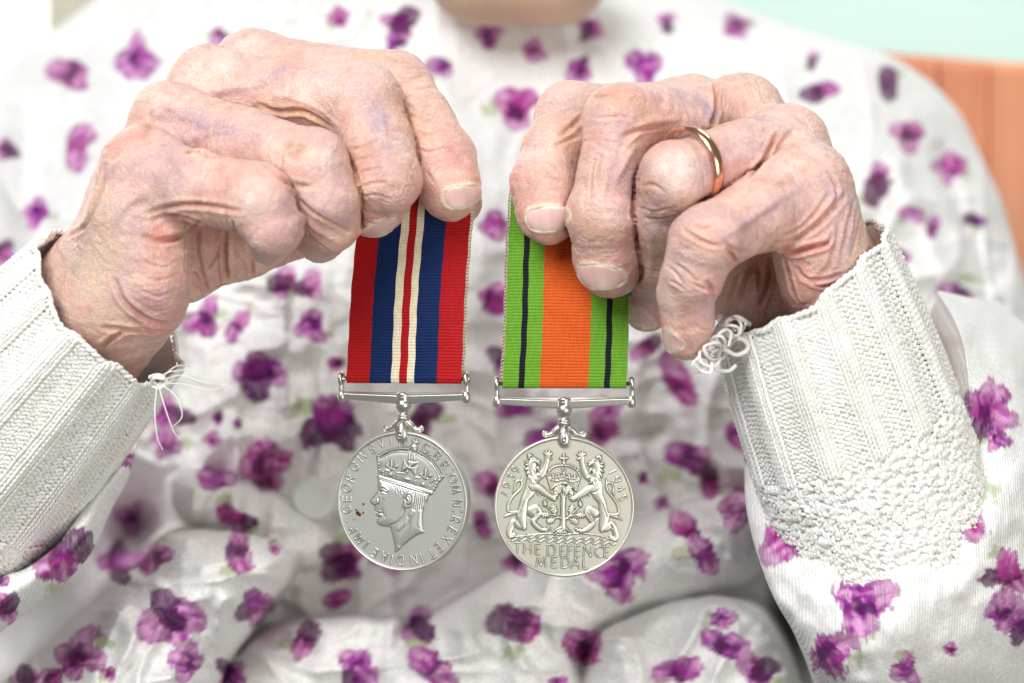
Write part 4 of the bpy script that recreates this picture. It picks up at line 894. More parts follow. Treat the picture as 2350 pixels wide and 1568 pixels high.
# ------------------------------------------------------------------ reverse with two lions (traced 0..1568, disc centre 772,775)
def trB(p): return ((p[0]-772)*.02397, (775-p[1])*.02397)
def relief_b():
    s = Relief(trB); s.unit = .02397
    mir = lambda p: (1540-.034*(p[1]-300)-p[0]+ (10 if p[1] < 600 else 0), p[1]+ (772-p[0])*.045, *p[2:])
    def both(fn, pts, *a, **k):
        fn(pts, *a, **k); fn([mir(p) for p in pts], *a, **k)
    H = .44
    lion = 1
    # body, chest, haunch
    both(s.limb, [(430,470,58),(420,550,62),(400,620,58),(352,700,42),(335,780,46),(325,830,50)], H, lion)
    both(s.limb, [(330,800,46),(318,880,54),(335,970,36),(345,1015,14)], H*1.05, lion)
    both(s.limb, [(430,820,56),(480,790,40),(505,840,34),(470,890,28),(440,935,26),(480,985,30),(530,1020,26),(575,1025,24)], H*.95, lion)
    both(s.limb, [(345,990,30),(290,980,36),(235,935,30),(205,990,34),(185,1050,30),(190,1090,24),(240,1075,22)], H*.8, lion)
    for dx, dy in ((0, 0), (22, -14), (44, -22)): both(s.limb, [(195+dx,1095+dy,15),(200+dx,1108+dy,10)], H*.9, lion)
    for dx, dy in ((0, 0), (18, 10), (34, -6)): both(s.limb, [(570+dx,1005+dy,12),(590+dx,1012+dy,9)], H*.9, lion)
    both(s.limb, [(420,560,46),(500,580,46),(570,630,38),(630,670,32),(660,690,26)], H*1.1, lion)
    for dx, dy in ((0, -40), (18, -18), (16, 8), (-4, 30)): both(s.limb, [(655,680,14),(675+dx,675+dy,9),(686+dx,672+dy,5)], H, lion)
    both(s.limb, [(420,490,40),(520,440,40),(560,380,32),(585,300,28),(595,240,34)], H*.75, lion)
    for dx, dy in ((-42, -40), (-14, -58), (22, -56), (48, -30), (40, 30)): both(s.limb, [(595,235,14),(595+dx*.8,235+dy*.8,12),(597+dx,235+dy,7)], H*.85, lion)
    # head and mane
    both(s.limb, [(430,420,50),(425,350,48),(445,290,44),(470,290,30)], H*1.0, lion)
    both(s.limb, [(455,280,34),(490,300,22),(510,318,14)], H*1.25, lion); both(s.limb, [(500,285,12),(520,290,8)], H*1.3, lion)
    both(s.limb, [(395,250,16),(400,222,18),(430,235,14)], H*1.15, lion); both(s.limb, [(385,300,12),(355,290,7)], H, lion)
    for a, b2 in (((380,330),(350,320)),((380,370),(352,385)),((385,410),(372,440)),((400,450),(385,480)),((430,400),(430,432)),((460,380),(465,420)),((490,360),(510,410)),((420,470),(440,540)),((470,480),(500,520)),((500,440),(535,460)),((450,510),(460,560))):
        both(s.limb, [(*a, 20), (*b2, 5)], H*1.15, lion)
    for i in range(5): both(s.limb, [(490+i*28,618+i*13,12),(492+i*28,650+i*12,4)], H*.6, lion)
    # tail
    both(s.limb, [(270,830,14),(200,835,16),(170,810,14),(180,740,13),(230,660,13),(300,590,13),(320,530,12),(310,500,12),(270,500,11),(245,540,10),(245,590,14),(220,625,5)], H*.6, lion)
    both(s.limb, [(320,520,10),(322,470,9),(335,440,4)], H*.5, lion); both(s.limb, [(270,840,14),(190,860,16),(130,885,5)], H*.55, lion)
    # muscles cut back
    for pts in ([(345,720),(310,800),(290,860)],[(380,870),(440,900),(500,830)],[(470,600),(540,660),(620,690)],[(390,560),(420,600),(460,610)],[(250,940),(230,980)]):
        both(s.line, pts, .11, -.16, 0, sp=True)
    both(s.line, [(425,265),(450,275),(470,262)], .1, -.2); both(s.dot, [(0,0)], 0, 0) if False else None
    # crown
    cr = 2
    s.poly([(580,430),(632,590),(690,540),(768,520),(850,550),(898,605),(950,450),(900,475),(768,440),(640,460)], .16, .5, cr, sp=False, base=.08)
    s.line([(632,590),(690,545),(768,525),(850,553),(898,605)], .16, .3, cr, sp=True); s.line([(582,432),(632,588)], .13, .28, cr); s.line([(948,450),(898,603)], .13, .28, cr)
    s.line([(600,430),(615,390),(660,350),(720,335),(768,332),(825,342),(890,375),(925,410),(940,450)], .18, .34, cr, sp=True)
    for t in np.linspace(0, 1, 12):
        c = spline([(605,385),(650,338),(720,315),(768,312),(840,325),(900,360),(935,410)], 12)[int(t*11)]; s.dot(c[0], c[1], 9, .4, cr)
    s.line([(748,345),(765,440)], .12, .26, cr); s.line([(790,345),(775,440)], .12, .26, cr)
    s.line([(625,480),(690,500),(768,480),(845,510),(920,490)], .12, .22, cr, sp=True)
    for x, y in ((655,435),(715,430),(768,420),(825,435),(885,445)):
        s.limb([(x,y,15),(x,y+45,8)], .5, cr, False); s.limb([(x-22,y+28,9),(x+22,y+28,9)], .42, cr, False)
    for x, y in ((650,505),(700,492),(735,490),(768,488),(800,492),(840,505),(880,520)): s.dot(x, y, 11, .42, cr)
    s.dot(768, 308, 22, .55, cr)
    for a in ((-32,0),(32,0),(0,-38),(0,20)): s.limb([(768,258,9),(768+a[0],258+a[1],16)], .5, cr, False)
    # oak
    ok = 3
    s.limb([(755,1000,34),(762,930,30),(760,860,26),(760,760,26),(762,700,30)], .5, ok)
    for q in ([(762,700,14),(745,660,10),(735,610,8)],[(762,700,14),(785,660,10),(795,615,8)],[(762,690,12),(766,620,8)]): s.limb(q, .5, ok)
    s.limb([(765,560,20),(766,590,24),(766,612,10)], .62, ok)
    for cx, cy, an, l in ((700,600,125,70),(725,570,110,60),(820,580,60,70),(800,600,50,60),(665,800,105,95),(850,800,70,95),(570,860,182,85),(945,865,-3,85),(625,925,200,80),(885,930,-25,80),(690,620,170,40),(845,620,20,40)):
        a = math.radians(an); dx, dy = math.cos(a), -math.sin(a)
        s.limb([(cx-dx*l/2,cy-dy*l/2,10),(cx,cy,24),(cx+dx*l/2,cy+dy*l/2,8)], .42, ok)
        for t in (-.3, 0, .3):
            for sg in (-1, 1): s.dot(cx+dx*l*t-dy*22*sg, cy+dy*l*t+dx*22*sg, 11, .4, ok)
        s.line([(cx-dx*l/2,cy-dy*l/2),(cx+dx*l/2,cy+dy*l/2)], .07, -.14)
    for q in ([(735,900,9),(690,870,8),(620,855,6)],[(700,880,8),(640,820,6),(585,780,5)],[(730,895,8),(680,895,7),(650,915,5)],[(790,900,9),(840,875,8),(905,860,6)],[(820,880,8),(890,820,6),(930,780,5)],[(790,905,8),(830,905,7),(860,925,5)],[(690,870,6),(672,830,5)],[(830,870,6),(845,830,5)]): s.limb(q, .42, ok)
    for x, y in ((568,740),(945,745)): s.limb([(x-6,y-28,10),(x-2,y,24),(x,y+20,16)], .6, ok)
    for q in ([(745,990,18),(690,1020,10),(640,1050,6)],[(770,990,18),(820,1030,10),(855,1055,6)],[(740,1000,14),(690,1050,8),(660,1075,5)],[(760,1000,14),(790,1050,9),(800,1080,6)],[(750,1010,14),(730,1060,9),(725,1080,5)],[(755,1030,10),(700,1035,8),(690,1060,6)],[(700,1045,9),(750,1050,9),(780,1048,8)]): s.limb(q, .45, ok)
    # ground and two wavy lines
    gl = 4
    s.line([(200,1105),(400,1080),(600,1062),(760,1075),(950,1060),(1150,1085),(1330,1140)], .12, .18, gl, sp=True)
    for y0 in (1090, 1130):
        x = np.arange(190 if y0 > 1100 else 290, 1330 if y0 > 1100 else 1260, 4.0); s.line([(q, y0+(q-200)*.036+13*math.sin((q-190)/98*2*math.pi)) for q in x], .09, .24, gl)
    # lettering
    le = 5; up = (.035, 1)
    for ch, x, y, wd in (('T',270,1216,1),('H',380,1222,1),('E',490,1227,.85),('D',635,1238,1),('E',755,1243,.8),('F',832,1244,.85),('E',915,1248,.85),('N',1020,1251,1),('C',1140,1254,1),('E',1225,1257,.8),('M',525,1364,1),('E',665,1368,.9),('D',785,1372,1),('A',890,1376,1.05),('L',1000,1380,.95)):
        s.letter(ch, (x, y), up, 112*.02397, .10, .30, le, wd)
    for ch, x, y in (('1',128,637),('9',160,552),('3',205,460),('9',252,380)): s.letter(ch, (x, y), (-.86, .50), 84*.02397, .09, .24, le)
    for ch, x, y in (('1',1296,397),('9',1338,485),('4',1378,580),('5',1400,680)): s.letter(ch, (x, y), (.90, .42), 84*.02397, .09, .24, le)
    return s

# ------------------------------------------------------------------ obverse with crowned head (traced, disc centre 732,795)
def trA(p): return ((p[0]-732)*.02601, (795-p[1])*.02466)
def relief_a():
    s = Relief(trA); s.unit = .0253
    he = 1
    s.poly([(480,560),(483,600),(478,640),(487,662),(492,685),(470,715),(430,765),(400,795),(404,820),(440,838),(452,856),(447,885),(458,905),(484,914),(458,938),(464,955),(490,970),(476,992),(470,1018),(482,1038),(520,1052),(600,1060),(622,1075),(628,1115),(642,1165),(655,1220),(664,1275),(661,1330),(690,1305),(750,1245),(820,1185),(890,1137),(975,1105),(952,1085),(945,1040),(945,980),(946,915),(955,865),(980,800),(1005,755),(1025,712),(800,640),(600,590)], .5, 2.6, he, sp=False, base=.12)
    # modelling of face and neck
    s.limb([(560,860,70),(620,960,70)], .0, 0)
    for pts, wd, h in (([(520,640),(560,650),(595,680)], .22, .16), ([(500,700),(530,690),(575,710)], .14, -.16), ([(505,680),(540,675),(580,695)], .1, .12), ([(520,705),(545,715)], .14, .14), ([(500,760),(490,820),(470,835)], .16, -.14), ([(480,790),(470,820),(440,825)], .2, .14), ([(458,908),(500,918),(540,925)], .12, -.2), ([(470,900),(500,905)], .16, .1), ([(470,935),(505,935)], .16, .1), ([(475,965),(510,968)], .14, -.1), ([(600,1050),(680,1020),(740,960),(765,890)], .3, -.14), ([(700,1080),(790,1000),(860,900)], .5, .14), ([(820,960),(800,1100),(720,1250)], .5, -.12), ([(930,900),(920,1040)], .4, .12), ([(540,780),(520,880),(560,960)], .35, -.06)):
        s.line(pts, wd, h, 0, sp=True)
    ear = np.array([(770,770),(760,740),(790,700),(830,695),(862,730),(865,780),(845,830),(810,860),(770,860),(745,850),(755,820)])
    s.poly(ear.tolist(), .28, .5, he)
    s.line([(790,790),(780,760),(800,720),(835,725),(848,770),(830,820),(800,835)], .14, -.26, sp=True); s.line([(800,760),(820,780),(810,810)], .14, .2, sp=True)
    # hair
    rng = np.random.RandomState(4)
    for i in range(26):
        t = i/25; x = 640+t*360; y = 612+t*105; ln = 110 if x < 760 else 60+120*(x-760)/240
        if 740 < x < 870: ln = 60
        s.line([(x,y),(x+18,y+ln*.4),(x+8+22*(x < 780)-25*(x > 870),y+ln)], .06, .05*(1 if i % 2 else -1), sp=True)
    for i in range(12):
        x = 880+i*10; s.line([(x,700+i*2),(x-6,770),(x-22,860+rng.randint(30))], .06, .1*(1 if i % 2 else -1), sp=True)
    for i in range(8): s.line([(650+i*12,640+i*10),(690+i*10,690+i*8),(735,735-i*3)], .07, .1*(1 if i % 2 else -1), sp=True)
    # crown
    cr = 2
    s.poly([(490,520),(488,470),(505,440),(482,410),(470,365),(462,318),(500,340),(520,330),(600,285),(700,262),(810,268),(850,280),(900,292),(980,330),(1060,390),(1120,455),(1140,505),(1180,520),(1150,560),(1100,610),(1085,645),(1062,690),(900,640),(700,580)], .32, 1.6, cr, sp=False, base=.12)
    s.poly([(474,532),(492,522),(700,580),(900,635),(1058,682),(1060,708),(1042,720),(850,670),(650,612),(480,566)], .42, .5, cr, sp=False)
    for c in spline([(500,322),(560,284),(650,254),(740,242),(808,248)], 19): s.dot(c[0], c[1], 9, .62, cr)
    for c in spline([(905,275),(980,312),(1050,372),(1105,440),(1140,498)], 20): s.dot(c[0], c[1], 9, .62, cr)
    s.line([(505,345),(600,298),(700,276),(800,280)], .12, .16, sp=True); s.line([(890,300),(980,345),(1050,410),(1105,480),(1130,540)], .12, .16, sp=True)
    s.line([(818,285),(815,355)], .13, .2); s.line([(872,285),(868,358)], .13, .2)
    for y in (290,312,334,354): s.dot(843, y, 9, .7, cr)
    s.limb([(862,225,34),(862,248,28)], .6, cr, False); s.line([(835,222),(890,228)], .1, .12)
    for a in ((-16,-22),(20,-26),(0,8),(-12,14),(30,0)): s.limb([(872,178,8),(872+a[0],178+a[1],13)], .45, cr, False)
    for a, b2 in (((765,356),(728,490)),((795,365),(912,385)),((905,420),(880,525)),((800,500),(760,492))):
        s.poly([(818,440), a, b2], .34, .3, 0, sp=False)
    s.dot(818,440,24,1.05,cr)
    for fx, fy, rot in ((632,410,.22),(990,500,.26)):
        for k in ((0,-40,18,0,20,10),(-50,8,20,-12,30,8),(50,18,20,14,36,8),(0,20,10,-8,52,12)):
            s.limb([(fx+k[0],fy+k[1],k[2]),(fx+k[0]*.4+k[3],fy+k[4],k[5])], .95, cr, False)
        s.line([(fx-28,fy+40),(fx+30,fy+56)], .12, .2)
    for x, y, r in ((617,515,22),(960,612,22),(540,490,8),(540,520,8),(692,530,8),(692,556,8),(880,585,8),(880,610,8),(1028,630,8),(1022,655,8)): s.dot(x, y, r, .85, cr)
    s.poly([(750,548),(800,545),(832,570),(785,580)], .3, .3, 0, sp=False)
    for pts in ([(500,500),(560,470),(600,480)],[(680,500),(740,500),(780,505)],[(880,540),(930,545)],[(1040,590),(1090,560)]): s.line(pts, .13, .18, sp=True)
    for y in (470,440,410,380,350,325): s.dot(486+(y-400)*.05, y, 12, .55, cr)
    for x, y in ((1150,515),(1165,530),(1130,565),(1100,600),(1090,630),(1075,655)): s.dot(x, y, 13, .55, cr)
    # lettering
    le = 3; ctr = np.array([0., 0.])
    for ch, x, y in (('G',140,893),('E',140,783),('O',142,668),('R',182,565),('G',225,440),('I',283,362),('V',322,308),('S',415,256),('V',512,188),('I',618,172),('D',735,180),('G',993,236),('B',1112,315),('R',1190,408),('O',1270,545),('M',1302,655),('N',1318,800),('R',1296,968),('E',1262,1083),('X',1210,1172),('E',1122,1268),('T',1052,1335),('I',944,1385),('N',860,1402),('D',715,1413),('I',624,1412),('A',545,1382),('E',440,1340),('I',348,1265),('M',272,1200),('P',200,1105)):
        q = s.m([(x, y)])[0]; s.letter(ch, (x, y), q, 2.35, .095, .29, le, .92)
    for x, y in ((795,214),(1030,305),(1080,233),(1203,497),(1272,450),(1272,880),(1360,887),(137,1020),(218,993)): s.dot(x, y, 9, .36, le)
    return s

def hardware(place, root, mat):
    def part(name, vf, parent=root): return mesh_obj(name, place(vf[0]), vf[1], mat, parent)
    # suspension bar: two tapering arms of kite section
    def arm(sg):
        xs = np.array([1.4, 6, 11, 16.5]); hh = np.array([1.55, 1.4, 1.25, 1.1]); v = []
        for x, h in zip(xs, hh):
            zc = 26.5+(x-1.6)*.045
            for dy, dz in ((-.75, h*.5), (-1.0, h*.42), (-.95, -h*.8), (.5, -h), (.5, h), (-.35, h*.98)): v.append((sg*x, dy, zc+dz))
        f = grid_faces(4, 6, False, True).tolist()+[[0, 1, 2, 3, 4, 5], [23, 22, 21, 20, 19, 18]]
        if sg > 0: f = [q[::-1] for q in f]
        return np.array(v), f
    bar = part('suspension_bar', merge([arm(-1), arm(1)]))
    bar.data.polygons.foreach_set('use_smooth', np.zeros(len(bar.data.polygons), bool))
    bm = bar.modifiers.new('b', 'BEVEL'); bm.width = .00018; bm.segments = 2
    part('collar', lathe([(0, 28.1), (1.2, 28.1), (1.75, 27.7), (1.8, 27.2), (1.65, 27.0), (1.75, 26.8), (1.7, 26.3), (1.55, 26.1), (1.9, 25.5), (2.05, 24.7), (1.9, 24.0), (1.5, 23.4), (1.15, 22.9), (1.15, 22.6), (1.65, 22.3), (1.65, 21.9), (1.45, 21.75), (1.65, 21.6), (1.65, 21.2), (1.45, 21.0), (1.3, 20.2), (1.2, 18.5), (0, 18.4)], 40))
    # scroll arms
    for sg in (-1, 1):
        c = [(sg*1.0, -.1, 20.4), (sg*2.1, -.15, 19.6), (sg*3.0, -.1, 18.7), (sg*4.2, -.05, 18.35), (sg*5.0, 0, 18.25)]
        v1 = tube(spline(c, 16), np.linspace(.95, .55, 16), 10)
        a = np.linspace(0, 4*np.pi, 40); rr = np.linspace(.85, .08, 40)
        v2 = tube(np.stack([sg*(4.75+rr*np.cos(a-1.4)), np.full(40, -.35), 18.55+rr*np.sin(a-1.4)*-1], 1), np.linspace(.30, .2, 40), 8)
        part('scroll_arm', merge([v1, v2]))
    # claw over the rim
    prof = np.array([(0, 15.0), (.55, 15.05), (1.15, 15.5), (1.55, 16.2), (1.75, 17.2), (1.65, 18.3), (1.3, 19.3), (.8, 20.3), (0, 20.9)])
    out = spline(np.vstack([prof, prof[-2:0:-1]*[-1, 1]]).tolist()+[prof[0].tolist()], 48)[:-1]
    rings = []; c = np.array([0, 17.2])
    for t, y in ((1, -1.0), (.97, -1.5), (.86, -1.95), (.66, -2.25), (.4, -2.42), (.15, -2.48)): q = c+(out-c)*t; rings.append(np.stack([q[:, 0], np.full(len(q), y), q[:, 1]], 1))
    V = np.vstack([np.stack([out[:, 0], np.full(len(out), 1.6), out[:, 1]], 1)]+rings); n = len(out)
    F = [list(q) for q in grid_faces(7, n, False, True)]+[list(range(6*n, 7*n))]
    claw = part('claw', (V, F))
    bx = [mesh_obj('leaf_ridge', place(v), f, mat, claw) for v, f in (tube(spline([(-1.5, -2.0, 18.1), (-.9, -2.35, 19.0), (0, -2.2, 19.9), (.9, -2.35, 19.0), (1.5, -2.0, 18.1)], 20), .16, 8),)]
    sv, sf = lathe([(0, 2.95), (.25, 2.9), (.45, 2.72), (.5, 2.5), (.5, 2.3)], 20, 'y'); sv = sv+np.array([0, 0, 17.0]); mesh_obj('rivet', place(sv), sf, mat, claw)
    v, f = tube(np.stack([.82*np.cos(np.linspace(.5, 5.6, 24)), np.full(24, -2.42), 17.0+.82*np.sin(np.linspace(.5, 5.6, 24))], 1), .09, 6); mesh_obj('ring_mark', place(v), f, mat, claw)
    # end lugs with their eyes, and the rod through the ribbon loop
    for sg in (-1, 1):
        a, fa = lathe([(0, -1.75), (.8, -1.6), (1.35, -1.1), (1.55, -.3), (1.45, .6), (1.1, 1.3), (.55, 1.75), (0, 1.85)], 28); a = a*np.array([.8, .8, 1])+np.array([sg*17.2, 0, 27.0])
        t = np.linspace(0, 1, 12); nk = tube(np.stack([sg*(17.3+.1*np.sin(t*3)), np.zeros(12), 27.8+t*3.0], 1), np.linspace(.85, .62, 12), 10)
        an = np.linspace(0, 2*np.pi, 28)[:-1]; eye = tube(np.stack([np.full(27, sg*17.35), 1.05*np.cos(an), 31.5+1.35*np.sin(an)], 1), .62, 10, close=True)
        plate = lathe([(0, -.3), (.9, -.3), (.9, .3), (0, .3)], 20); pv = plate[0][:, [2, 0, 1]]+np.array([sg*17.35, 0, 31.5])
        part('end_lug', merge([(a, fa), nk, eye, (pv, plate[1])]))
    v, f = tube([(-17.4, 0, 31.5), (-6, 0, 31.5), (6, 0, 31.5), (17.4, 0, 31.5)], .55, 12); part('rod', (v, f))

def ribbon(root, top, bot, pinz, stripes, seed, edge_side, edge_mat, bow):
    """top: function u -> mm point at the fingers; bot: u -> mm point at the rod; ribs across, loop round the rod"""
    wd = np.linalg.norm(bot(1.)-bot(0.)); Lg = np.linalg.norm(top(.5)-bot(.5)); rib = .78
    def surface(us, layer):
        n_r = int(Lg/rib)*6; t = np.linspace(0, 1, n_r+1)
        vs = []
        for u in us:
            a, b2 = top(u), bot(u); line = a[None]*(1-t[:, None])+b2[None]*t[:, None]
            ph = t*Lg/rib+ .05*np.sin(u*9+seed); rb = .3*np.sqrt(np.abs(np.cos(np.pi*ph)))
            dy = bow*np.sin(np.pi*t)*np.sin(np.pi*u) + .35*np.sin(t*5+seed+u*1.5)
            off = -.85-rb if layer == 0 else .85+rb
            off = off*sstep(0, .0, t+1)*(.25+.75*sstep(.0, .35, t)) if True else off
            line = line+np.stack([.35*np.sin(t*4.2+seed*2)*np.sin(np.pi*t)+.07*np.sin(t*41+u*3+seed), dy*(1-t**6)+off+.5*np.sin(u*6+seed)*(1-t)**2, .06*np.sin(u*14+t*60+seed)], 1); vs.append(line)
        return np.array(vs)
    rb_o = None
    def loop(us):
        k = 22; a = np.linspace(0, np.pi, k); vs = []
        for u in us:
            b2 = bot(u); r = .85+.12*np.abs(np.cos(a*5.5))
            vs.append(np.stack([np.full(k, b2[0]), b2[1]-r*np.cos(a), b2[2]-r*np.sin(a)*1.25], 1))
        return np.array(vs)
    first = None
    for (u0, u1, cname) in stripes:
        nu = max(2, int((u1-u0)*wd/1.2)+2); us = np.linspace(u0, u1, nu)
        fr = surface(us, 0); lp = loop(us); bk = surface(us, 1)[:, ::-1]
        g = np.concatenate([fr, lp[:, 1:-1], bk], 1); nv = g.shape[1]
        o = mesh_obj('stripe', g.reshape(-1, 3), grid_faces(nu, nv), RB[cname], None)
        yield o
    # overcast edge threads of the cut edge
    t = np.linspace(0.0, .985, 62); u = 1.008 if edge_side > 0 else -.008
    parts = []
    base = surface(np.array([u]), 1)[0]; n = len(base)
    for k in range(61):
        i = int(t[k]*(n-1)); p = base[i]; q = base[min(n-1, i+5)]
        parts.append(tube(spline([p+[-.35*edge_side, -1.0, 0], p+[.25*edge_side, -.6, -.1], q+[.28*edge_side, .3, 0], q+[-.3*edge_side, .55, .1]], 6), .21, 5))
    V, F = merge(parts); o = mesh_obj('edge_stitching', V, F, RB[edge_mat], None); o['kind'] = 'stuff'; yield o

def medal(label, centre, d, yaw, relief, faces, mat, stripes, rib_top, edge_side, edge_mat, seed, hw=(1., 1.), rib_label=None):
    c = P(*centre, d); cy, sy = math.cos(yaw), math.sin(yaw); s0 = 1+d/D0*0
    R3 = np.array([[cy, -sy, 0], [sy, cy, 0], [0, 0, 1]])
    place = lambda v: np.asarray(v, float)@R3.T + c
    root = thing('medal', label, 'medal', c, 'medals held up by their ribbons')
    rim, rf = lathe([(17.15, 1.0), (17.25, 1.35), (17.4, 1.52), (17.65, 1.58), (17.9, 1.5), (18.0, 1.2), (18.0, -1.2), (17.8, -1.45), (17.0, -1.5), (16.6, -1.2), (0.001, -1.15)], 128, 'y')
    pieces = relief.build(1.05, 17.35, [mat]*len(faces), faces, root, place)
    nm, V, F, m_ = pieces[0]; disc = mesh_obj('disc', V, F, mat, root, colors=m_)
    mesh_obj('rim', place(rim), rf, mat, disc, colors=np.full((len(rim), 3), .9))
    for pc in pieces[1:]:
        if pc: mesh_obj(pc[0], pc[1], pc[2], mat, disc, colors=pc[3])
    hardware(place, root, silver_h)
    bot = lambda u: place(np.array([[-15.9+u*31.8, 0, 31.5]]))[0]
    rp = bpy.data.objects.new('ribbon', None)
    first = None
    for o in ribbon(root, rib_top, bot, 31.5, stripes, seed, edge_side, edge_mat, -1.6):
        if first is None:
            # the ribbon part carries its stripes as pieces
            C.objects.link(rp); rp.parent = root; rp.matrix_parent_inverse = parent_world(root).inverted(); first = rp
            if rib_label: rp['label'] = rib_label
        o.parent = rp
    return root, place, disc
SA_ = [(0, .203, 'red'), (.203, .393, 'blue'), (.393, .463, 'cream'), (.463, .531, 'red'), (.531, .593, 'cream'), (.593, .789, 'blue'), (.789, 1, 'red')]
SB_ = [(0, .128, 'green'), (.128, .176, 'black'), (.176, .301, 'green'), (.301, .691, 'orange'), (.691, .819, 'green'), (.819, .867, 'black'), (.867, 1, 'green')]
ma, placeA, discA = medal('silver medal with crowned head, hanging from the red, blue and cream ribbon', (926, 1150), 3.0, math.radians(-19), relief_a(), ['disc', 'effigy', 'crown', 'lettering'], silver_a, SA_,
    lambda u: P(829+u*256, 395, 0.6), 1, 'thread', 1, rib_label='red ribbon with blue, cream and red centre stripes')
mb, placeB, discB = medal('silver medal with two lions, hanging from the green and orange ribbon', (1295, 1162.5), 0.0, math.radians(-2.5), relief_b(), ['disc', 'lion', 'crown', 'oak_sapling', 'ground_line', 'lettering'], silver_b, SB_,
    lambda u: P(1178+u*272, 395, 0.3), -1, 'thread', 5, rib_label='green ribbon with orange centre and black stripes')
# rust fleck on the left disc
rv = []; rng = np.random.RandomState(2)
for (x, y, r) in ((258, 930, 22), (278, 945, 18), (318, 925, 11), (320, 835, 12), (240, 900, 10)):
    q = trA((x, y)); a = np.linspace(0, 2*np.pi, 15)[:-1]; rr = r*.025*(1+.3*rng.rand(14))
    ring = np.stack([q[0]+rr*np.cos(a), np.full(14, -1.07), q[1]+rr*np.sin(a)], 1); top = ring.copy(); top[:, 1] = -1.12; top[:, [0, 2]] = q+(top[:, [0, 2]]-q)*.6
    rv.append((np.vstack([ring, top]), grid_faces(2, 14, False, True).tolist()+[list(range(14, 28))]))
V, F = merge(rv); mesh_obj('rust_fleck', placeA(V), F, rust, discA)
# ------------------------------------------------------------------ knitted cardigan cuffs, yarn by yarn
def yarn_mat(name, col):
    m, nt, b = mat_new(name); tc = N(nt, 'ShaderNodeTexCoord')
    n1 = N(nt, 'ShaderNodeTexNoise', Scale=2600.0, Detail=4.0, Roughness=.7); L(nt, tc.outputs['Object'], n1.inputs['Vector'])
    n2 = N(nt, 'ShaderNodeTexNoise', Scale=120.0, Detail=3.0); L(nt, tc.outputs['Object'], n2.inputs['Vector'])
    r = N(nt, 'ShaderNodeValToRGB'); r.color_ramp.elements[0].position = .3; r.color_ramp.elements[0].color = (col[0]*.95, col[1]*.94, col[2]*.89, 1); r.color_ramp.elements[1].position = .62; r.color_ramp.elements[1].color = (*col, 1)
    L(nt, n2.outputs['Fac'], r.inputs['Fac']); L(nt, r.outputs['Color'], b.inputs['Base Color'])
    b.inputs['Roughness'].default_value = .9; b.inputs['Sheen Weight'].default_value = .12; b.inputs['Specular IOR Level'].default_value = .15
    b.inputs['Subsurface Weight'].default_value = .0
    bp = N(nt, 'ShaderNodeBump', Strength=.6, Distance=.0002); L(nt, n1.outputs['Fac'], bp.inputs['Height']); L(nt, bp.outputs[0], b.inputs['Normal'])
    return m
yarn = yarn_mat('white_wool', (.87, .865, .835))
def knit(centre, axis, Rfun, n_col, courses, cull, sides=5, samp=8, ell=1.0, shear=0.0):
    """courses: list of (s, spacing, kind) ; returns merged yarn tubes"""
    axis = np.array(axis, float); axis /= np.linalg.norm(axis); cam_dir = np.array([0, -1., 0])
    U = np.cross(axis, cam_dir); U /= np.linalg.norm(U); W = np.cross(U, axis)      # W faces the camera
    cols = np.arange(n_col); phi_c = (cols/n_col-.5)*2*np.pi*cull
    VV = []; FF = []; off = 0; rng = np.random.RandomState(3)
    for ci, (s0, sp, kind, rad) in enumerate(courses):
        t = np.arange(n_col*samp+1)/samp; j = np.minimum(t.astype(int), n_col-1); f = t-j
        if kind == 'rib': kn = np.array([1, 1, 1, -1, -1, -1, -1])[j % 7]; rise = np.array([.55, 1.0, .55, -.1, -.5, -.5, -.1])[j % 7]
        elif kind == 'moss': kn = np.where(np.random.RandomState(100+ci).rand(n_col+1)[j]*.9+.45*((j+ci//2) % 2) > .62, 1, -1); rise = np.where(kn > 0, .1, .25)
        else: kn = np.ones_like(j); rise = np.zeros(len(j))
        # smooth the rise along the course
        ker = np.hanning(samp+3); ker /= ker.sum(); rise = np.convolve(np.pad(rise.astype(float), 10, 'edge'), ker, 'same')[10:-10]
        jit = (.11 if kind == 'rib' else .16)*rng.randn(n_col+1)[j]
        phi = ((t+(rng.rand()*.8 if kind == 'moss' else 0))/n_col-.5)*2*np.pi*cull + (.24*np.sin(4*np.pi*f))*2*np.pi*cull/n_col
        ax = s0 - np.cos(2*np.pi*f)*-1*sp*.86*(1+jit)
        shr = shear*np.sin(phi)*Rfun(s0)*math.exp(-max(s0, 0)/35)*-1; axs = ax+shr+rimw(phi)*math.exp(-max(s0, 0)/7)
        z = -np.cos(4*np.pi*f)*kn*(.42 if kind == 'rib' else .45)*rad/.5
        R = Rfun(ax)+rise*.9+z
        if kind == 'moss': R = R+.3*noise(np.stack([phi*26, ax, 0*ax], 1), 4.5, 77)
        O = np.array(centre)+axs[:, None]*axis
        path = O + R[:, None]*(np.sin(phi)[:, None]*U+ell*np.cos(phi)[:, None]*W)
        path = path + (.14 if kind == 'rib' else .24)*np.stack([noise(path, 2.2, 7), noise(path, 2.2, 8), noise(path, 2.2, 9)], 1)
        tg = np.gradient(path, axis=0); tg /= np.linalg.norm(tg, axis=1)[:, None]
        rd = np.sin(phi)[:, None]*U+np.cos(phi)[:, None]*W; bi = np.cross(tg, rd); bi /= np.linalg.norm(bi, axis=1)[:, None]+1e-9; rn = np.cross(bi, tg)
        a = np.arange(sides)*2*np.pi/sides; rr = rad*(1+(.12 if kind == 'rib' else .25)*noise(path*1.0, 1.1, 19))
        v = path[:, None]+rr[:, None, None]*(np.cos(a)[None, :, None]*rn[:, None]+np.sin(a)[None, :, None]*bi[:, None])
        VV.append(v.reshape(-1, 3)); FF.append(grid_faces(len(t), sides, False, True)+off); off += v.shape[0]*sides
    return np.vstack(VV), np.vstack(FF)
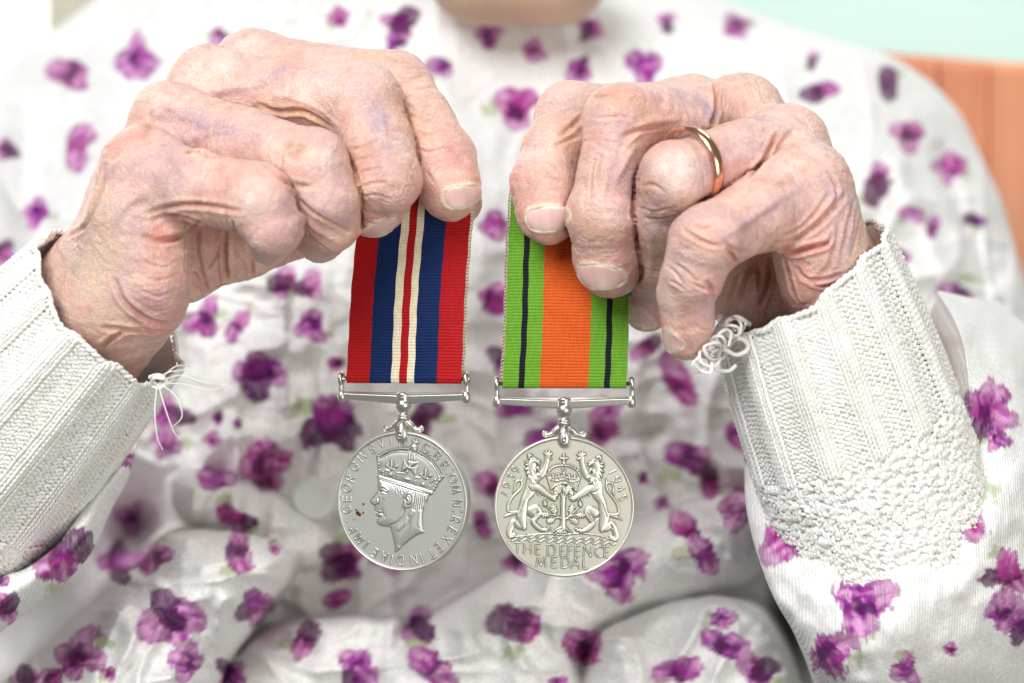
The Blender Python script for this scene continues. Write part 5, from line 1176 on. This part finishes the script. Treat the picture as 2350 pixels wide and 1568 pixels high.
rimw = lambda a: .75*np.sin(5*a+1)+.4*np.sin(11*a)
def liner(centre, axis, Rfun, s0, s1, ell=1.0, shear=0.0):
    axis = np.array(axis, float); axis /= np.linalg.norm(axis); U = np.cross(axis, [0, -1., 0]); U /= np.linalg.norm(U); W = np.cross(U, axis)
    s = np.linspace(s0, s1, 40); a = np.arange(72)*2*np.pi/72; R = Rfun(s)
    v = np.array(centre)+(s[:, None]-shear*np.sin(a)[None]*R[:, None]*np.exp(-s/35)[:, None]+rimw(a)[None]*np.exp(-s/7)[:, None])[..., None]*axis+R[:, None, None]*(np.sin(a)[None, :, None]*U+ell*np.cos(a)[None, :, None]*W)
    return v.reshape(-1, 3), grid_faces(40, 72, False, True)
cardA = P(247, 709, -4.0); axA = (-.66, .34, -.67); RA = lambda s: np.interp(s, [-3, 0, 25, 50, 90], [23.8, 24.0, 27.5, 30.5, 33])
cardB = P(1838, 652, -6.0); axB = (.35, .20, -.91); RBf = lambda s: np.interp(s, [-3, 0, 20, 45, 90], [24.2, 24.4, 26.4, 27.6, 28.5])
SHA, SHB = .10, -.25
def courses(n_rib, n_moss, s0=.6):
    c = []; s = s0
    for i in range(n_rib): c.append((s, 1.36, 'rib', .52)); s += 1.36
    s += .5
    for i in range(n_moss): c.append((s, 1.5, 'moss', .64)); s += 1.5
    return c
cardigan = bpy.data.objects.new('cardigan', None); C.objects.link(cardigan); cardigan.parent = person; cardigan.matrix_parent_inverse = parent_world(person).inverted()
cardigan['label'] = 'white knitted cardigan worn under the gown'
for cen, ax, Rf, nr, nm, shr, lab in ((cardA, axA, RA, 42, 14, SHA, 'white ribbed cuff at left with loose thread ends'), (cardB, axB, RBf, 31, 21, SHB, 'white ribbed cuff at right with a frilled yarn edge')):
    V, F = knit(cen, ax, Rf, 60, courses(nr, nm), .64, shear=shr)
    o = mesh_obj('knitted_cuff', V, F, yarn, cardigan); o['label'] = lab; o['kind'] = 'stuff'
    # stray fibres
    rg = np.random.RandomState(17); ii = rg.randint(0, len(V), 5200); root_ = V[ii]; ctr_ = np.array(cen)+((root_-cen)@(np.array(ax)/np.linalg.norm(ax)))[:, None]*(np.array(ax)/np.linalg.norm(ax)); od = root_-ctr_; od /= np.linalg.norm(od, axis=1)[:, None]
    d1 = od*.7+rg.randn(5200, 3)*.6; d1 /= np.linalg.norm(d1, axis=1)[:, None]; d2 = d1+rg.randn(5200, 3)*.8; d2 /= np.linalg.norm(d2, axis=1)[:, None]; ln_ = (.4+1.0*rg.rand(5200))[:, None]; sd_ = np.cross(d1, rg.randn(5200, 3)); sd_ /= np.linalg.norm(sd_, axis=1)[:, None]; sd_ *= .022
    m1 = root_+d1*ln_; m2 = m1+d2*ln_*.8; FV = np.stack([root_-sd_, root_+sd_, m1+sd_, m1-sd_, m2+sd_*.5, m2-sd_*.5], 1).reshape(-1, 3); b0 = np.arange(5200)[:, None]*6
    fz = mesh_obj('wool_fuzz', FV, np.vstack([b0+[0, 1, 2, 3], b0+[3, 2, 4, 5]]), yarn, cardigan); fz['kind'] = 'stuff'
    V, F = liner(cen, ax, lambda s: Rf(s)-.75, .2, 88, shear=shr); mesh_obj('cuff_lining', V, F, yarn, cardigan)
    # cast-on edge
    axn = np.array(ax)/np.linalg.norm(ax); U = np.cross(axn, [0, -1., 0]); U /= np.linalg.norm(U); W = np.cross(U, axn)
    a = np.linspace(0, 2*np.pi, 560)[:-1]; parts = []
    for ph in (0, np.pi):
        tw = 88*a/2+ph; rr = Rf(0)+.1+.35*np.cos(tw)+.45*np.sin(a*12); path = cen+rr[:, None]*(np.sin(a)[:, None]*U+np.cos(a)[:, None]*W)+(-.4+.35*np.sin(tw)+.25*np.sin(a*23)-shr*np.sin(a)*Rf(0)+rimw(a))[:, None]*axn
        parts.append(tube(path, .55*(1+.15*noise(path, 1.5, 3)), 6, close=True))
    mesh_obj('cast_on_edge', *merge(parts), yarn, cardigan)
def yarnline(pts, r, n=60, close=False):
    c = spline(pts, n); return tube(P(c[:, 0], c[:, 1], c[:, 2]), r*np.linspace(1, .75, n), 7)
th = [[(372,872,-20),(420,858,-24),(470,872,-26),(525,880,-24)],[(375,874,-20),(430,868,-23),(480,888,-25),(518,884,-22)],[(372,876,-21),(410,905,-25),(425,950,-26),(405,975,-25)],[(370,878,-21),(385,930,-25),(405,985,-26),(420,1003,-25)],[(368,878,-21),(362,940,-24),(368,1000,-25),(380,1028,-24)],[(375,868,-20),(405,840,-22),(430,835,-20),(445,838,-18)],[(374,874,-21),(440,880,-26),(490,893,-27),(530,876,-24)],[(366,866,-20),(395,850,-22),(440,845,-20)]]
mesh_obj('loose_thread', *merge([yarnline([(x-7, y+4, d) for x, y, d in t], .17, 24) for t in th]), yarn, cardigan)
kv = [[(352,862,-18),(372,858,-22),(388,872,-22),(374,888,-21),(356,880,-19),(362,864,-22),(386,866,-23)]]
mesh_obj('thread_knot', *merge([yarnline([(x-7, y+4, d) for x, y, d in t], .62, 40) for t in kv]), yarn, cardigan)
rng = np.random.RandomState(8); fr = []
for k in range(7):
    cx, cy = 1690-k*11+rng.randint(-6, 6), 748+k*15; pts = []
    for i in range(10):
        a = i*1.25+k; pts.append((cx+(26-2*k*.6)*math.cos(a)+rng.randint(-6, 6)-i*1.5, cy+20*math.sin(a)+rng.randint(-5, 5), -22+6*math.sin(a*.7+k)-k*.6))
    fr.append(yarnline(pts, .42, 80))
fr.append(yarnline([(1720,745,-18),(1690,728,-22),(1665,742,-24),(1672,770,-24),(1705,780,-22),(1716,800,-22),(1690,815,-24),(1655,800,-24),(1630,815,-23),(1640,845,-22),(1670,852,-22),(1690,838,-22)], .66, 90))
mesh_obj('yarn_frill', *merge(fr), yarn, cardigan)
